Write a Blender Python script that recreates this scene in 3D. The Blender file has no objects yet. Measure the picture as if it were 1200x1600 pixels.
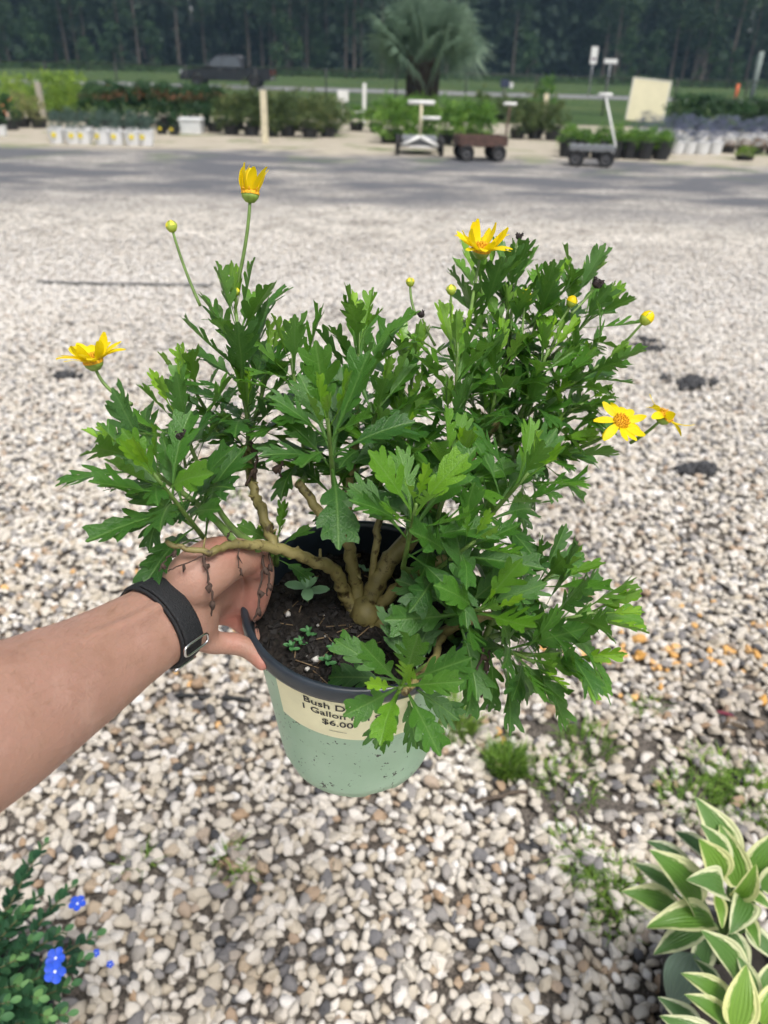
import bpy, bmesh, math, random
import numpy as np
from mathutils import Vector, Matrix, Euler, Quaternion, noise as mnoise

R = math.radians
sc = bpy.context.scene
COL = sc.collection

# ------------------------------------------------------------------ camera
PITCH, ROLL, CAMH, FPX = R(30.2), R(1.6), 1.5, 1200.0
cam_d = bpy.data.cameras.new('camera')
cam = bpy.data.objects.new('camera', cam_d)
COL.objects.link(cam)
CM = Matrix.Translation((0, 0, CAMH)) @ Matrix.Rotation(math.pi / 2 - PITCH, 4, 'X') @ Matrix.Rotation(ROLL, 4, 'Z')
cam.matrix_world = CM
cam_d.sensor_fit = 'VERTICAL'
cam_d.sensor_height = 24.0
cam_d.sensor_width = 18.0
cam_d.lens = 18.0
cam_d.clip_start = 0.02
cam_d.clip_end = 2000
cam_d.dof.use_dof = True
cam_d.dof.focus_distance = 0.52
cam_d.dof.aperture_fstop = 5.6
sc.camera = cam
CR = CM.to_3x3()

# ------------------------------------------------------------------ world, sun, exposure
SUN_EL, SUN_AZ = R(62), R(150)          # azimuth clockwise from +Y
w = bpy.data.worlds.new('World'); sc.world = w; w.use_nodes = True
nt = w.node_tree; nt.nodes.clear()
wo = nt.nodes.new('ShaderNodeOutputWorld'); bg = nt.nodes.new('ShaderNodeBackground')
sky = nt.nodes.new('ShaderNodeTexSky'); sky.sky_type = 'NISHITA'; sky.sun_disc = False
sky.sun_elevation = SUN_EL; sky.sun_rotation = SUN_AZ
sky.air_density = 1.0; sky.dust_density = 4.0; sky.ozone_density = 1.0
hs = nt.nodes.new('ShaderNodeHueSaturation'); hs.inputs['Saturation'].default_value = 0.42
nt.links.new(sky.outputs[0], hs.inputs['Color']); nt.links.new(hs.outputs[0], bg.inputs['Color'])
bg.inputs['Strength'].default_value = 0.115
nt.links.new(bg.outputs[0], wo.inputs[0])
sl = bpy.data.lights.new('sun', 'SUN'); sun = bpy.data.objects.new('sun', sl); COL.objects.link(sun)
sl.energy = 2.0; sl.angle = R(24); sl.color = (1.0, 0.96, 0.9)
sd = Vector((math.sin(SUN_AZ) * math.cos(SUN_EL), math.cos(SUN_AZ) * math.cos(SUN_EL), math.sin(SUN_EL)))
sun.rotation_euler = sd.to_track_quat('Z', 'Y').to_euler()
sun.location = sd * 50
sc.view_settings.view_transform = 'Standard'
sc.view_settings.look = 'None'
sc.view_settings.gamma = 1
sc.view_settings.use_curve_mapping = False
sc.view_settings.exposure = 0.56
sc.render.engine = 'CYCLES'
sc.cycles.use_denoising = True
sc.cycles.use_adaptive_sampling = True
sc.cycles.adaptive_threshold = 0.03
sc.cycles.max_bounces = 5
sc.cycles.diffuse_bounces = 3
sc.cycles.glossy_bounces = 2
sc.cycles.transmission_bounces = 4
sc.cycles.transparent_max_bounces = 8
sc.cycles.caustics_reflective = False
sc.cycles.caustics_refractive = False

# ------------------------------------------------------------------ helpers
def C3(v):                      # camera-space vector to world point
    return CM @ Vector(v)
def CD(v):                      # camera-space direction to world direction
    return (CR @ Vector(v)).normalized()
def U(px, py, Z):               # photo position at a measured distance
    return C3(((px - 600) / FPX * Z, -(py - 800) / FPX * Z, -Z))
def G(px, py, z=0.0):           # where the sight line meets the ground
    d = CR @ Vector(((px - 600) / FPX, -(py - 800) / FPX, -1))
    t = (z - CAMH) / d.z
    return Vector((0, 0, CAMH)) + d * t
def depth(p):
    return -(CM.inverted() @ Vector(p)).z
def PX(n, p):                   # n photo pixels as metres at point p
    return n * depth(p) / FPX
def HT(p, py):                  # height reached at photo row py above ground point p
    d = math.hypot(p.x, p.y)
    q = CM.inverted() @ Vector(p)
    px = 600 + FPX * q.x / -q.z
    r = CR @ Vector(((px - 600) / FPX, -(py - 800) / FPX, -1))
    return CAMH + r.z / math.hypot(r.x, r.y) * d

def link(o):
    COL.objects.link(o); return o
def tag(o, label=None, cat=None, group=None, kind=None):
    if label: o['label'] = label
    if cat: o['category'] = cat
    if group: o['group'] = group
    if kind: o['kind'] = kind
    return o
def empty(name, loc, rz=0.0):
    o = bpy.data.objects.new(name, None); o.empty_display_size = 0.05
    o.location = loc; o.rotation_euler = (0, 0, rz)
    o.matrix_world = Matrix.Translation(loc) @ Matrix.Rotation(rz, 4, 'Z')
    return link(o)
def mobj(name, me, parent=None, mat=None, mw=None, keep=True):
    """mesh object; keep=True: coordinates are world coordinates even when parented"""
    o = bpy.data.objects.new(name, me)
    if mat is not None and not me.materials: me.materials.append(mat)
    if mw is not None: o.matrix_basis = mw
    if parent is not None:
        o.parent = parent
        if keep: o.matrix_parent_inverse = WM(parent).inverted()
    return link(o)
def WM(o):
    m = o.matrix_basis.copy()
    if o.parent: m = WM(o.parent) @ o.matrix_parent_inverse @ m
    return m
def copy_tree(o, parent=None):
    c = o.copy(); COL.objects.link(c)
    if parent is not None: c.parent = parent
    for ch in [x for x in bpy.data.objects if x.parent == o]: copy_tree(ch, c)
    return c

class MB:
    """collects vertices and faces"""
    def __init__(s): s.v = []; s.f = []; s.m = []; s.mi = 0
    def add(s, vs, fs):
        b = len(s.v); s.v += [tuple(x) for x in vs]; s.f += [tuple(i + b for i in f) for f in fs]; s.m += [s.mi] * len(fs); return b
    def box(s, c, size, rot=None):
        hx, hy, hz = [q / 2 for q in size]
        vs = [Vector((x, y, z)) for x in (-hx, hx) for y in (-hy, hy) for z in (-hz, hz)]
        if rot is not None: vs = [rot @ v for v in vs]
        s.add([Vector(c) + v for v in vs], [(0, 1, 3, 2), (4, 6, 7, 5), (0, 4, 5, 1), (2, 3, 7, 6), (0, 2, 6, 4), (1, 5, 7, 3)])
    def tube(s, pts, rad, n=8, cap=True, ell=None, up=None):
        pts = [Vector(p) for p in pts]; k = len(pts)
        rad = [rad] * k if not hasattr(rad, '__len__') else rad
        ref = Vector(up) if up is not None else Vector((0.13, 0.21, 0.97))
        vs = []; side = None
        for i, p in enumerate(pts):
            t = (pts[min(i + 1, k - 1)] - pts[max(i - 1, 0)]).normalized()
            if up is not None or side is None:
                side = t.cross(ref)
                if side.length < 1e-4: side = t.cross(Vector((1, 0, 0)))
            else:
                side = side - t * side.dot(t)
            side.normalize(); b = t.cross(side)
            ra, rb = (rad[i], rad[i]) if ell is None else (rad[i], ell[i])
            vs += [p + side * (ra * math.cos(a)) + b * (rb * math.sin(a)) for a in [2 * math.pi * j / n for j in range(n)]]
        fs = [(i * n + j, i * n + (j + 1) % n, (i + 1) * n + (j + 1) % n, (i + 1) * n + j) for i in range(k - 1) for j in range(n)]
        if cap:
            fs.append(tuple(range(n - 1, -1, -1))); fs.append(tuple((k - 1) * n + j for j in range(n)))
        s.add(vs, fs)
    def lathe(s, prof, n=48, M=None, close=False):
        vs = []
        for r, z in prof:
            for j in range(n):
                a = 2 * math.pi * j / n
                v = Vector((r * math.cos(a), r * math.sin(a), z)); vs.append(M @ v if M else v)
        k = len(prof)
        rng = range(k) if close else range(k - 1)
        fs = [(i * n + j, i * n + (j + 1) % n, ((i + 1) % k) * n + (j + 1) % n, ((i + 1) % k) * n + j) for i in rng for j in range(n)]
        s.add(vs, fs)
    def mesh(s, name, smooth=True, mats=()):
        me = bpy.data.meshes.new(name); me.from_pydata(s.v, [], s.f)
        for m in mats: me.materials.append(m)
        if len(mats) > 1: me.polygons.foreach_set('material_index', s.m)
        if smooth: me.polygons.foreach_set('use_smooth', [True] * len(s.f))
        me.update(); return me
    def build(s, name, mat, parent=None, smooth=True, mw=None, keep=True):
        return mobj(name, s.mesh(name, smooth, (mat,)), parent, None, mw, keep)

def quadbez(a, b, c, n):
    return [a * (1 - t) ** 2 + b * (2 * t * (1 - t)) + c * t * t for t in [i / (n - 1) for i in range(n)]]
def spline(pts, per=6):
    pts = [Vector(p) for p in pts]; out = []
    for i in range(len(pts) - 1):
        p0, p1, p2, p3 = pts[max(i - 1, 0)], pts[i], pts[i + 1], pts[min(i + 2, len(pts) - 1)]
        for j in range(per):
            t = j / per
            out.append(0.5 * ((2 * p1) + (p2 - p0) * t + (2 * p0 - 5 * p1 + 4 * p2 - p3) * t * t + (3 * p1 - p0 - 3 * p2 + p3) * t ** 3))
    out.append(pts[-1]); return out

# ------------------------------------------------------------------ material helpers
def newmat(name):
    m = bpy.data.materials.new(name); m.use_nodes = True
    return m, m.node_tree, m.node_tree.nodes['Principled BSDF']
def nd(t, typ, **kw):
    n = t.nodes.new(typ)
    for k, v in kw.items():
        if hasattr(n, k): setattr(n, k, v)
        else: n.inputs[k].default_value = v
    return n
def ramp(t, fac, stops, interp='LINEAR'):
    n = t.nodes.new('ShaderNodeValToRGB'); n.color_ramp.interpolation = interp
    el = n.color_ramp.elements
    while len(el) < len(stops): el.new(0.5)
    for e, (p, c) in zip(el, stops):
        e.position = p; e.color = (*c, 1) if len(c) == 3 else c
    t.links.new(fac, n.inputs[0]); return n
def mixc(t, fac, a, b, mode='MIX'):
    n = t.nodes.new('ShaderNodeMix'); n.data_type = 'RGBA'; n.blend_type = mode
    for s, v in ((0, fac), (6, a), (7, b)):
        if isinstance(v, (int, float)): n.inputs[s].default_value = v
        elif isinstance(v, tuple): n.inputs[s].default_value = (*v, 1)
        else: t.links.new(v, n.inputs[s])
    return n.outputs[2]
def math_(t, op, a, b=None, c=None):
    n = t.nodes.new('ShaderNodeMath'); n.operation = op
    for i, v in enumerate((a, b, c)):
        if v is None: continue
        if isinstance(v, (int, float)): n.inputs[i].default_value = v
        else: t.links.new(v, n.inputs[i])
    return n.outputs[0]
def noise_(t, scale, detail=3, vec=None, rough=0.55, dist=0.0):
    n = nd(t, 'ShaderNodeTexNoise'); n.inputs['Scale'].default_value = scale; n.inputs['Detail'].default_value = detail
    n.inputs['Roughness'].default_value = rough; n.inputs['Distortion'].default_value = dist
    if vec is not None: t.links.new(vec, n.inputs['Vector'])
    return n
def bump(t, p, h, strength=0.3, dist=0.01):
    b = nd(t, 'ShaderNodeBump'); b.inputs['Strength'].default_value = strength; b.inputs['Distance'].default_value = dist
    t.links.new(h, b.inputs['Height']); t.links.new(b.outputs[0], p.inputs['Normal']); return b

def plain(name, col, rough=0.6, var=0.12, scale=30, metal=0.0, spec=0.5, bmp=0.1, coat=0.0):
    m, t, p = newmat(name)
    g = nd(t, 'ShaderNodeTexCoord'); n = noise_(t, scale, 4, g.outputs['Object'])
    lo = tuple(max(0, c * (1 - var)) for c in col); hi = tuple(min(1, c * (1 + var)) for c in col)
    r = ramp(t, n.outputs[0], [(0.3, lo), (0.7, hi)])
    t.links.new(r.outputs[0], p.inputs['Base Color'])
    p.inputs['Roughness'].default_value = rough; p.inputs['Metallic'].default_value = metal
    p.inputs['Specular IOR Level'].default_value = spec; p.inputs['Coat Weight'].default_value = coat
    if bmp: bump(t, p, n.outputs[0], bmp, 0.002)
    return m

def foliage(name, stops, rough=0.55, trans=0.25, scale=1.5, jitter=0.35):
    """leaf-cloud material: tone varies from clump to clump and between plants"""
    m, t, p = newmat(name)
    g = nd(t, 'ShaderNodeTexCoord'); n = noise_(t, scale, 3, g.outputs['Object'])
    oi = nd(t, 'ShaderNodeObjectInfo'); at = nd(t, 'ShaderNodeAttribute', attribute_name='tone')
    f = math_(t, 'MULTIPLY_ADD', oi.outputs['Random'], jitter * 0.4, n.outputs[0])
    f = math_(t, 'MULTIPLY_ADD', at.outputs['Fac'], jitter, f)
    f = math_(t, 'SUBTRACT', f, jitter * 0.7)
    r = ramp(t, f, stops)
    t.links.new(r.outputs[0], p.inputs['Base Color']); p.inputs['Roughness'].default_value = rough
    p.inputs['Specular IOR Level'].default_value = 0.3
    tr = nd(t, 'ShaderNodeBsdfTranslucent'); t.links.new(r.outputs[0], tr.inputs['Color'])
    mx = nd(t, 'ShaderNodeMixShader'); mx.inputs[0].default_value = trans
    out = t.nodes['Material Output']
    t.links.new(p.outputs[0], mx.inputs[1]); t.links.new(tr.outputs[0], mx.inputs[2]); t.links.new(mx.outputs[0], out.inputs[0])
    return m
# ================================================================== GROUND
FAR_EDGE = 7.6                                   # loose stones are built out to here
PATCHES = []                                     # bare dark places in the gravel: centre, radius
for px, py, rpx, rpy in [(1075, 600, 40, 14), (1090, 740, 40, 10), (1015, 545, 26, 12), (900, 1260, 90, 18), (930, 1270, 60, 14),
                         (100, 590, 26, 9), (80, 615, 18, 7), (520, 495, 40, 8), (1190, 1150, 30, 30), (960, 1180, 60, 25), (1120, 1230, 50, 22),
                         (780, 1245, 40, 12), (880, 1150, 50, 20), (270, 535, 30, 8), (1100, 830, 26, 9), (700, 1120, 30, 20)]:
    c = G(px, py); a = G(px + rpx, py) - c; b = G(px, py - rpy) - c
    PATCHES.append((c.x, c.y, a.length, b.length))
def patch_mask(x, y):
    m = 0.0
    for cx, cy, ra, rb in PATCHES:
        q = ((x - cx) / ra) ** 2 + ((y - cy) / rb) ** 2
        if q < 6: m = max(m, math.exp(-q * 0.9))
    return m

def ground_material():
    m, t, p = newmat('ground_gravel')
    pos = nd(t, 'ShaderNodeNewGeometry').outputs['Position']
    sx = nd(t, 'ShaderNodeSeparateXYZ'); t.links.new(pos, sx.inputs[0])
    big = noise_(t, 0.45, 4, pos); mid = noise_(t, 2.2, 4, pos); fine = noise_(t, 60, 3, pos)
    vo = nd(t, 'ShaderNodeTexVoronoi'); vo.inputs['Scale'].default_value = 34; t.links.new(pos, vo.inputs['Vector'])
    cell = nd(t, 'ShaderNodeSeparateColor'); t.links.new(vo.outputs['Color'], cell.inputs[0])
    peb = ramp(t, cell.outputs[0], [(0, (.10, .10, .105)), (.14, (.30, .29, .28)), (.3, (.47, .43, .38)), (.5, (.58, .55, .5)), (.75, (.68, .65, .6)), (1, (.76, .73, .69))])
    # worn grey driveway strip of crushed asphalt
    yw = math_(t, 'MULTIPLY_ADD', big.outputs[0], 3.2, sx.outputs[1]); yw = math_(t, 'MULTIPLY_ADD', mid.outputs[0], 1.3, yw)
    d1 = nd(t, 'ShaderNodeMapRange'); t.links.new(yw, d1.inputs[0]); d1.inputs[1].default_value = 11.0; d1.inputs[2].default_value = 13.4
    d2 = nd(t, 'ShaderNodeMapRange'); t.links.new(yw, d2.inputs[0]); d2.inputs[1].default_value = 18.9; d2.inputs[2].default_value = 18.1
    drv = math_(t, 'MULTIPLY', d1.outputs[0], d2.outputs[0])
    strk = noise_(t, 1.0, 4); mp = nd(t, 'ShaderNodeMapping'); mp.inputs['Scale'].default_value = (.5, .9, 1); t.links.new(pos, mp.inputs[0]); t.links.new(mp.outputs[0], strk.inputs['Vector'])
    sr = ramp(t, strk.outputs[0], [(.32, (.12, .12, .12)), (.55, (1, 1, 1))])
    drv = math_(t, 'MULTIPLY', drv, sr.outputs[0])
    asp = mixc(t, fine.outputs[0], (.075, .077, .088), (.165, .168, .18))
    sand = mixc(t, mid.outputs[0], (.32, .28, .215), (.52, .47, .385))
    sandy = nd(t, 'ShaderNodeMapRange'); t.links.new(yw, sandy.inputs[0]); sandy.inputs[1].default_value = 17.6; sandy.inputs[2].default_value = 18.6
    # broad worn tone over the stones
    wr = ramp(t, mid.outputs[0], [(.32, (.58, .56, .54)), (.5, (.84, .82, .79)), (.68, (.97, .95, .92))])
    col = mixc(t, 1.0, peb.outputs[0], wr.outputs[0], 'MULTIPLY')
    col = mixc(t, sandy.outputs[0], col, sand)
    col = mixc(t, drv, col, asp)
    # bare soil under the loose stones close by
    grit = noise_(t, 170, 6, pos, .7); soil = mixc(t, ramp(t, grit.outputs[0], [(.38, (0, 0, 0)), (.62, (1, 1, 1))]).outputs[0], (.025, .021, .018), (.20, .175, .15))
    soil_pale = mixc(t, fine.outputs[0], (.14, .13, .12), (.36, .34, .31)); ds_ = nd(t, 'ShaderNodeMapRange'); t.links.new(sx.outputs[1], ds_.inputs[0]); ds_.inputs[1].default_value = 2.2; ds_.inputs[2].default_value = 5.0
    soil = mixc(t, math_(t, 'MULTIPLY', ds_.outputs[0], .9), soil, soil_pale)  # soil colour brightened with distance to offset the shade between stones
    nr = nd(t, 'ShaderNodeMapRange'); t.links.new(yw, nr.inputs[0]); nr.inputs[1].default_value = FAR_EDGE + .6; nr.inputs[2].default_value = 5.6
    inside = math_(t, 'LESS_THAN', math_(t, 'ABSOLUTE', sx.outputs[0]), math_(t, 'MULTIPLY_ADD', sx.outputs[1], .60, 1.45))
    inside = math_(t, 'MULTIPLY', inside, math_(t, 'GREATER_THAN', sx.outputs[1], .34))
    col = mixc(t, math_(t, 'MULTIPLY', nr.outputs[0], inside), col, soil)
    # weedy green stains
    gs = ramp(t, noise_(t, .9, 5, pos).outputs[0], [(.54, (0, 0, 0)), (.66, (1, 1, 1))])
    far = nd(t, 'ShaderNodeMapRange'); t.links.new(sx.outputs[1], far.inputs[0]); far.inputs[1].default_value = 13; far.inputs[2].default_value = 17
    gf = math_(t, 'MULTIPLY', gs.outputs[0], far.outputs[0])
    col = mixc(t, math_(t, 'MULTIPLY', gf, .8), col, (.12, .17, .06))
    t.links.new(col, p.inputs['Base Color']); p.inputs['Roughness'].default_value = .85; p.inputs['Specular IOR Level'].default_value = .25
    bump(t, p, math_(t, 'SUBTRACT', 1.0, vo.outputs['Distance']), .7, .02)
    return m
mb = MB()
mb.add([(-170, -40, 0), (170, -40, 0), (170, 200, 0), (-170, 200, 0)], [(0, 1, 2, 3)])
tag(mb.build('ground', ground_material(), smooth=False), 'pale gravel yard with a worn grey driveway strip', 'ground', kind='structure')

# loose stones: one uncountable mass, real pebbles
def pebble_material():
    m, t, p = newmat('pebble')
    at = nd(t, 'ShaderNodeAttribute', attribute_name='rnd', attribute_type='INSTANCER')
    oi = nd(t, 'ShaderNodeObjectInfo')
    r = ramp(t, at.outputs['Fac'], [(0, (.06, .062, .067)), (.025, (.16, .16, .17)), (.08, (.29, .28, .275)), (.17, (.43, .40, .36)), (.24, (.44, .31, .20)),
                                    (.28, (.55, .49, .39)), (.5, (.63, .585, .505)), (.75, (.69, .65, .58)), (.93, (.75, .72, .67)), (1, (.82, .81, .79))])
    sx = nd(t, 'ShaderNodeSeparateXYZ'); t.links.new(oi.outputs['Location'], sx.inputs[0])
    # an old sprayed orange marking line across the stones
    p0, p1 = G(0, 985), G(1200, 1040)
    yl = p0.y + (0 - p0.x) * (p1.y - p0.y) / (p1.x - p0.x); sl_ = (p1.y - p0.y) / (p1.x - p0.x)
    dy = math_(t, 'ABSOLUTE', math_(t, 'SUBTRACT', math_(t, 'SUBTRACT', sx.outputs[1], yl), math_(t, 'MULTIPLY', sx.outputs[0], sl_)))
    ln = noise_(t, 2.6, 2, oi.outputs['Location'])
    on = math_(t, 'MULTIPLY', math_(t, 'LESS_THAN', dy, .055), math_(t, 'GREATER_THAN', ln.outputs[0], .5))
    at2 = nd(t, 'ShaderNodeAttribute', attribute_name='rnd2', attribute_type='INSTANCER')
    on = math_(t, 'MULTIPLY', on, math_(t, 'LESS_THAN', at2.outputs['Fac'], .20))
    stray = math_(t, 'MULTIPLY', math_(t, 'LESS_THAN', dy, .35), math_(t, 'LESS_THAN', at2.outputs['Fac'], .018))
    on = math_(t, 'MAXIMUM', on, stray)
    g = nd(t, 'ShaderNodeTexCoord'); n = noise_(t, 90, 4, g.outputs['Object'])
    n2 = noise_(t, 1.1, 4, oi.outputs['Location'])
    dirt = ramp(t, n2.outputs[0], [(.3, (.66, .63, .6)), (.52, (.95, .94, .93)), (.7, (1, 1, 1))])
    fine = ramp(t, n.outputs[0], [(.3, (.78, .76, .74)), (.65, (1, 1, 1))])
    c = mixc(t, 1.0, r.outputs[0], fine.outputs[0], 'MULTIPLY'); c = mixc(t, 1.0, c, dirt.outputs[0], 'MULTIPLY')
    far_pale = nd(t, 'ShaderNodeMapRange'); t.links.new(sx.outputs[1], far_pale.inputs[0]); far_pale.inputs[1].default_value = 1.8; far_pale.inputs[2].default_value = 6.0; far_pale.inputs[4].default_value = .62   # paler and flatter with distance, brightness painted into the stone colour
    c = mixc(t, far_pale.outputs[0], c, (.62, .60, .575))
    c = mixc(t, math_(t, 'MULTIPLY', on, .72), c, (.74, .38, .07))
    t.links.new(c, p.inputs['Base Color']); p.inputs['Roughness'].default_value = .7; p.inputs['Specular IOR Level'].default_value = .3
    bump(t, p, n.outputs[0], .25, .004)
    return m
def gravel():
    # carrier sheet with a density value per vertex, thinner on bare patches
    vs, fs, dn = [], [], []
    ny, nx = 150, 90
    for j in range(ny + 1):
        y = 0.35 + (FAR_EDGE + .6 - .35) * (j / ny) ** 1.5
        hw = 1.5 + 0.60 * y
        for i in range(nx + 1):
            x = hw * (2 * i / nx - 1)
            vs.append((x, y, 0.002))
            n1 = mnoise.noise(Vector((x * 1.3, y * 1.3, 0))) * .5 + .5
            fade = min(1, max(0, (FAR_EDGE + .6 - y) / 3.4))
            wob = .6 * mnoise.noise(Vector((x * 5, y * 5, 3)))
            dn.append(max(.22, (1.0 - 1.15 * max(0, patch_mask(x, y) * (1 + wob))) * (0.82 + .3 * n1)) * fade)
    W_ = nx + 1
    for j in range(ny):
        for i in range(nx):
            a = j * W_ + i; fs.append((a, a + 1, a + W_ + 1, a + W_))
    me = bpy.data.meshes.new('gravel'); me.from_pydata(vs, [], fs); me.update()
    at = me.attributes.new('dens', 'FLOAT', 'POINT'); at.data.foreach_set('value', dn)
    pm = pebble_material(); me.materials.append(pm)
    o = link(bpy.data.objects.new('gravel', me))
    ng = bpy.data.node_groups.new('gravel_scatter', 'GeometryNodeTree')
    ng.interface.new_socket('Geometry', in_out='INPUT', socket_type='NodeSocketGeometry')
    ng.interface.new_socket('Geometry', in_out='OUTPUT', socket_type='NodeSocketGeometry')
    N, L = ng.nodes, ng.links
    gi, go = N.new('NodeGroupInput'), N.new('NodeGroupOutput')
    ds = N.new('GeometryNodeDistributePointsOnFaces'); ds.distribute_method = 'POISSON'
    ds.inputs['Distance Min'].default_value = .0126; ds.inputs['Density Max'].default_value = 6000; ds.inputs['Seed'].default_value = 3
    na = N.new('GeometryNodeInputNamedAttribute'); na.data_type = 'FLOAT'; na.inputs['Name'].default_value = 'dens'
    L.new(gi.outputs[0], ds.inputs['Mesh']); L.new(na.outputs[0], ds.inputs['Density Factor'])
    join = N.new('GeometryNodeJoinGeometry')
    rs = random.Random(5)
    for k in range(9):
        ico = N.new('GeometryNodeMeshIcoSphere'); ico.inputs['Radius'].default_value = 1.0; ico.inputs['Subdivisions'].default_value = 3 if k < 4 else 2
        sp = N.new('GeometryNodeSetPosition')
        ps = N.new('GeometryNodeInputPosition'); nz = N.new('ShaderNodeTexNoise')
        nz.noise_dimensions = '4D'; nz.inputs['W'].default_value = k * 7.3; nz.inputs['Scale'].default_value = .75; nz.inputs['Detail'].default_value = 1.8
        L.new(ps.outputs[0], nz.inputs['Vector'])
        sub = N.new('ShaderNodeVectorMath'); sub.operation = 'SUBTRACT'; sub.inputs[1].default_value = (.5, .5, .5); L.new(nz.outputs['Color'], sub.inputs[0])
        scl = N.new('ShaderNodeVectorMath'); scl.operation = 'SCALE'; scl.inputs['Scale'].default_value = 1.8; L.new(sub.outputs[0], scl.inputs[0])
        L.new(ico.outputs[0], sp.inputs['Geometry']); L.new(scl.outputs[0], sp.inputs['Offset'])
        tr = N.new('GeometryNodeTransform'); tr.inputs['Scale'].default_value = (rs.uniform(.95, 1.3), rs.uniform(.7, .95), rs.uniform(.5, .75))
        L.new(sp.outputs[0], tr.inputs['Geometry'])
        sm = N.new('GeometryNodeSetShadeSmooth'); L.new(tr.outputs[0], sm.inputs[0])
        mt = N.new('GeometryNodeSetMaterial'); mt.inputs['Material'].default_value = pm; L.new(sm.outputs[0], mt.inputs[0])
        g2 = N.new('GeometryNodeGeometryToInstance'); L.new(mt.outputs[0], g2.inputs[0]); L.new(g2.outputs[0], join.inputs[0])
    iop = N.new('GeometryNodeInstanceOnPoints'); iop.inputs['Pick Instance'].default_value = True
    L.new(ds.outputs['Points'], iop.inputs['Points']); L.new(join.outputs[0], iop.inputs['Instance'])
    def rnd(lo, hi, seed, vec=False):
        r_ = N.new('FunctionNodeRandomValue'); r_.data_type = 'FLOAT_VECTOR' if vec else 'FLOAT'
        i0 = 0 if vec else 2
        r_.inputs[i0].default_value = lo; r_.inputs[i0 + 1].default_value = hi; r_.inputs['Seed'].default_value = seed
        return r_.outputs[0 if vec else 1]
    L.new(rnd((-.6, -.6, 0), (.6, .6, 6.28), 11, True), iop.inputs['Rotation'])
    # sizes: mostly small with some large
    pw = N.new('ShaderNodeMath'); pw.operation = 'POWER'; pw.inputs[1].default_value = 2.2; L.new(rnd(0, 1, 12), pw.inputs[0])
    ma = N.new('ShaderNodeMath'); ma.operation = 'MULTIPLY_ADD'; ma.inputs[1].default_value = .0085; ma.inputs[2].default_value = .0097; L.new(pw.outputs[0], ma.inputs[0])
    L.new(ma.outputs[0], iop.inputs['Scale'])
    tl = N.new('GeometryNodeTranslateInstances'); tl.inputs['Local Space'].default_value = False
    cx = N.new('ShaderNodeCombineXYZ'); L.new(rnd(-.001, .018, 13), cx.inputs[2])
    L.new(iop.outputs[0], tl.inputs[0]); L.new(cx.outputs[0], tl.inputs['Translation'])
    last = tl.outputs[0]
    for nm, sd_ in (('rnd', 21), ('rnd2', 22)):
        st = N.new('GeometryNodeStoreNamedAttribute'); st.data_type = 'FLOAT'; st.domain = 'INSTANCE'; st.inputs['Name'].default_value = nm
        L.new(last, st.inputs[0]); L.new(rnd(0, 1, sd_), st.inputs['Value']); last = st.outputs[0]
    L.new(last, go.inputs[0])
    md = o.modifiers.new('scatter', 'NODES'); md.node_group = ng
    tag(o, 'loose white and cream pebbles covering the yard', 'gravel', kind='stuff')
gravel()

# ------------------------------------------------------------------ verge and road beyond the nursery
def verge_material():
    m, t, p = newmat('verge_grass')
    pos = nd(t, 'ShaderNodeNewGeometry').outputs['Position']
    a = noise_(t, .22, 5, pos); b = noise_(t, 9, 4, pos)
    c = ramp(t, a.outputs[0], [(.32, (.045, .085, .028)), (.5, (.07, .12, .038)), (.68, (.125, .15, .06))])
    d = ramp(t, b.outputs[0], [(.3, (.55, .55, .55)), (.7, (1.1, 1.1, 1.1))])
    t.links.new(mixc(t, 1.0, c.outputs[0], d.outputs[0], 'MULTIPLY'), p.inputs['Base Color']); p.inputs['Roughness'].default_value = .9
    p.inputs['Specular IOR Level'].default_value = .15
    bump(t, p, b.outputs[0], .8, .05); return m
VERGE = verge_material()
def strip(name, y0, y1, z, mat, wob, label, cat, slope=0.0):
    mb = MB(); n = 120; vs = []
    for i in range(n + 1):
        x = -150 + 300 * i / n
        vs.append((x, y0 + slope * x + wob * mnoise.noise(Vector((x * .35, y0, 0))), z)); vs.append((x, y1 + slope * x + wob * mnoise.noise(Vector((x * .35, y1, 5))), z))
    mb.add(vs, [(2 * i, 2 * i + 2, 2 * i + 3, 2 * i + 1) for i in range(n)])
    return tag(mb.build(name, mat, smooth=False), label, cat, kind='structure')
ROADY = G(360, 136).y
strip('grass_verge', 27.0, ROADY - 4.2, .012, VERGE, 1.6, 'mown grass verge in front of the country road', 'verge')
strip('road', ROADY - 4.2, ROADY + 4.0, .016, plain('road_asphalt', (.20, .20, .205), .9, .2, 3), 0, 'grey country road beyond the nursery', 'road')
strip('forest_floor', ROADY + 4.0, 190, .012, VERGE, 0, 'rough grass strip running back into the wood', 'ground')

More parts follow.
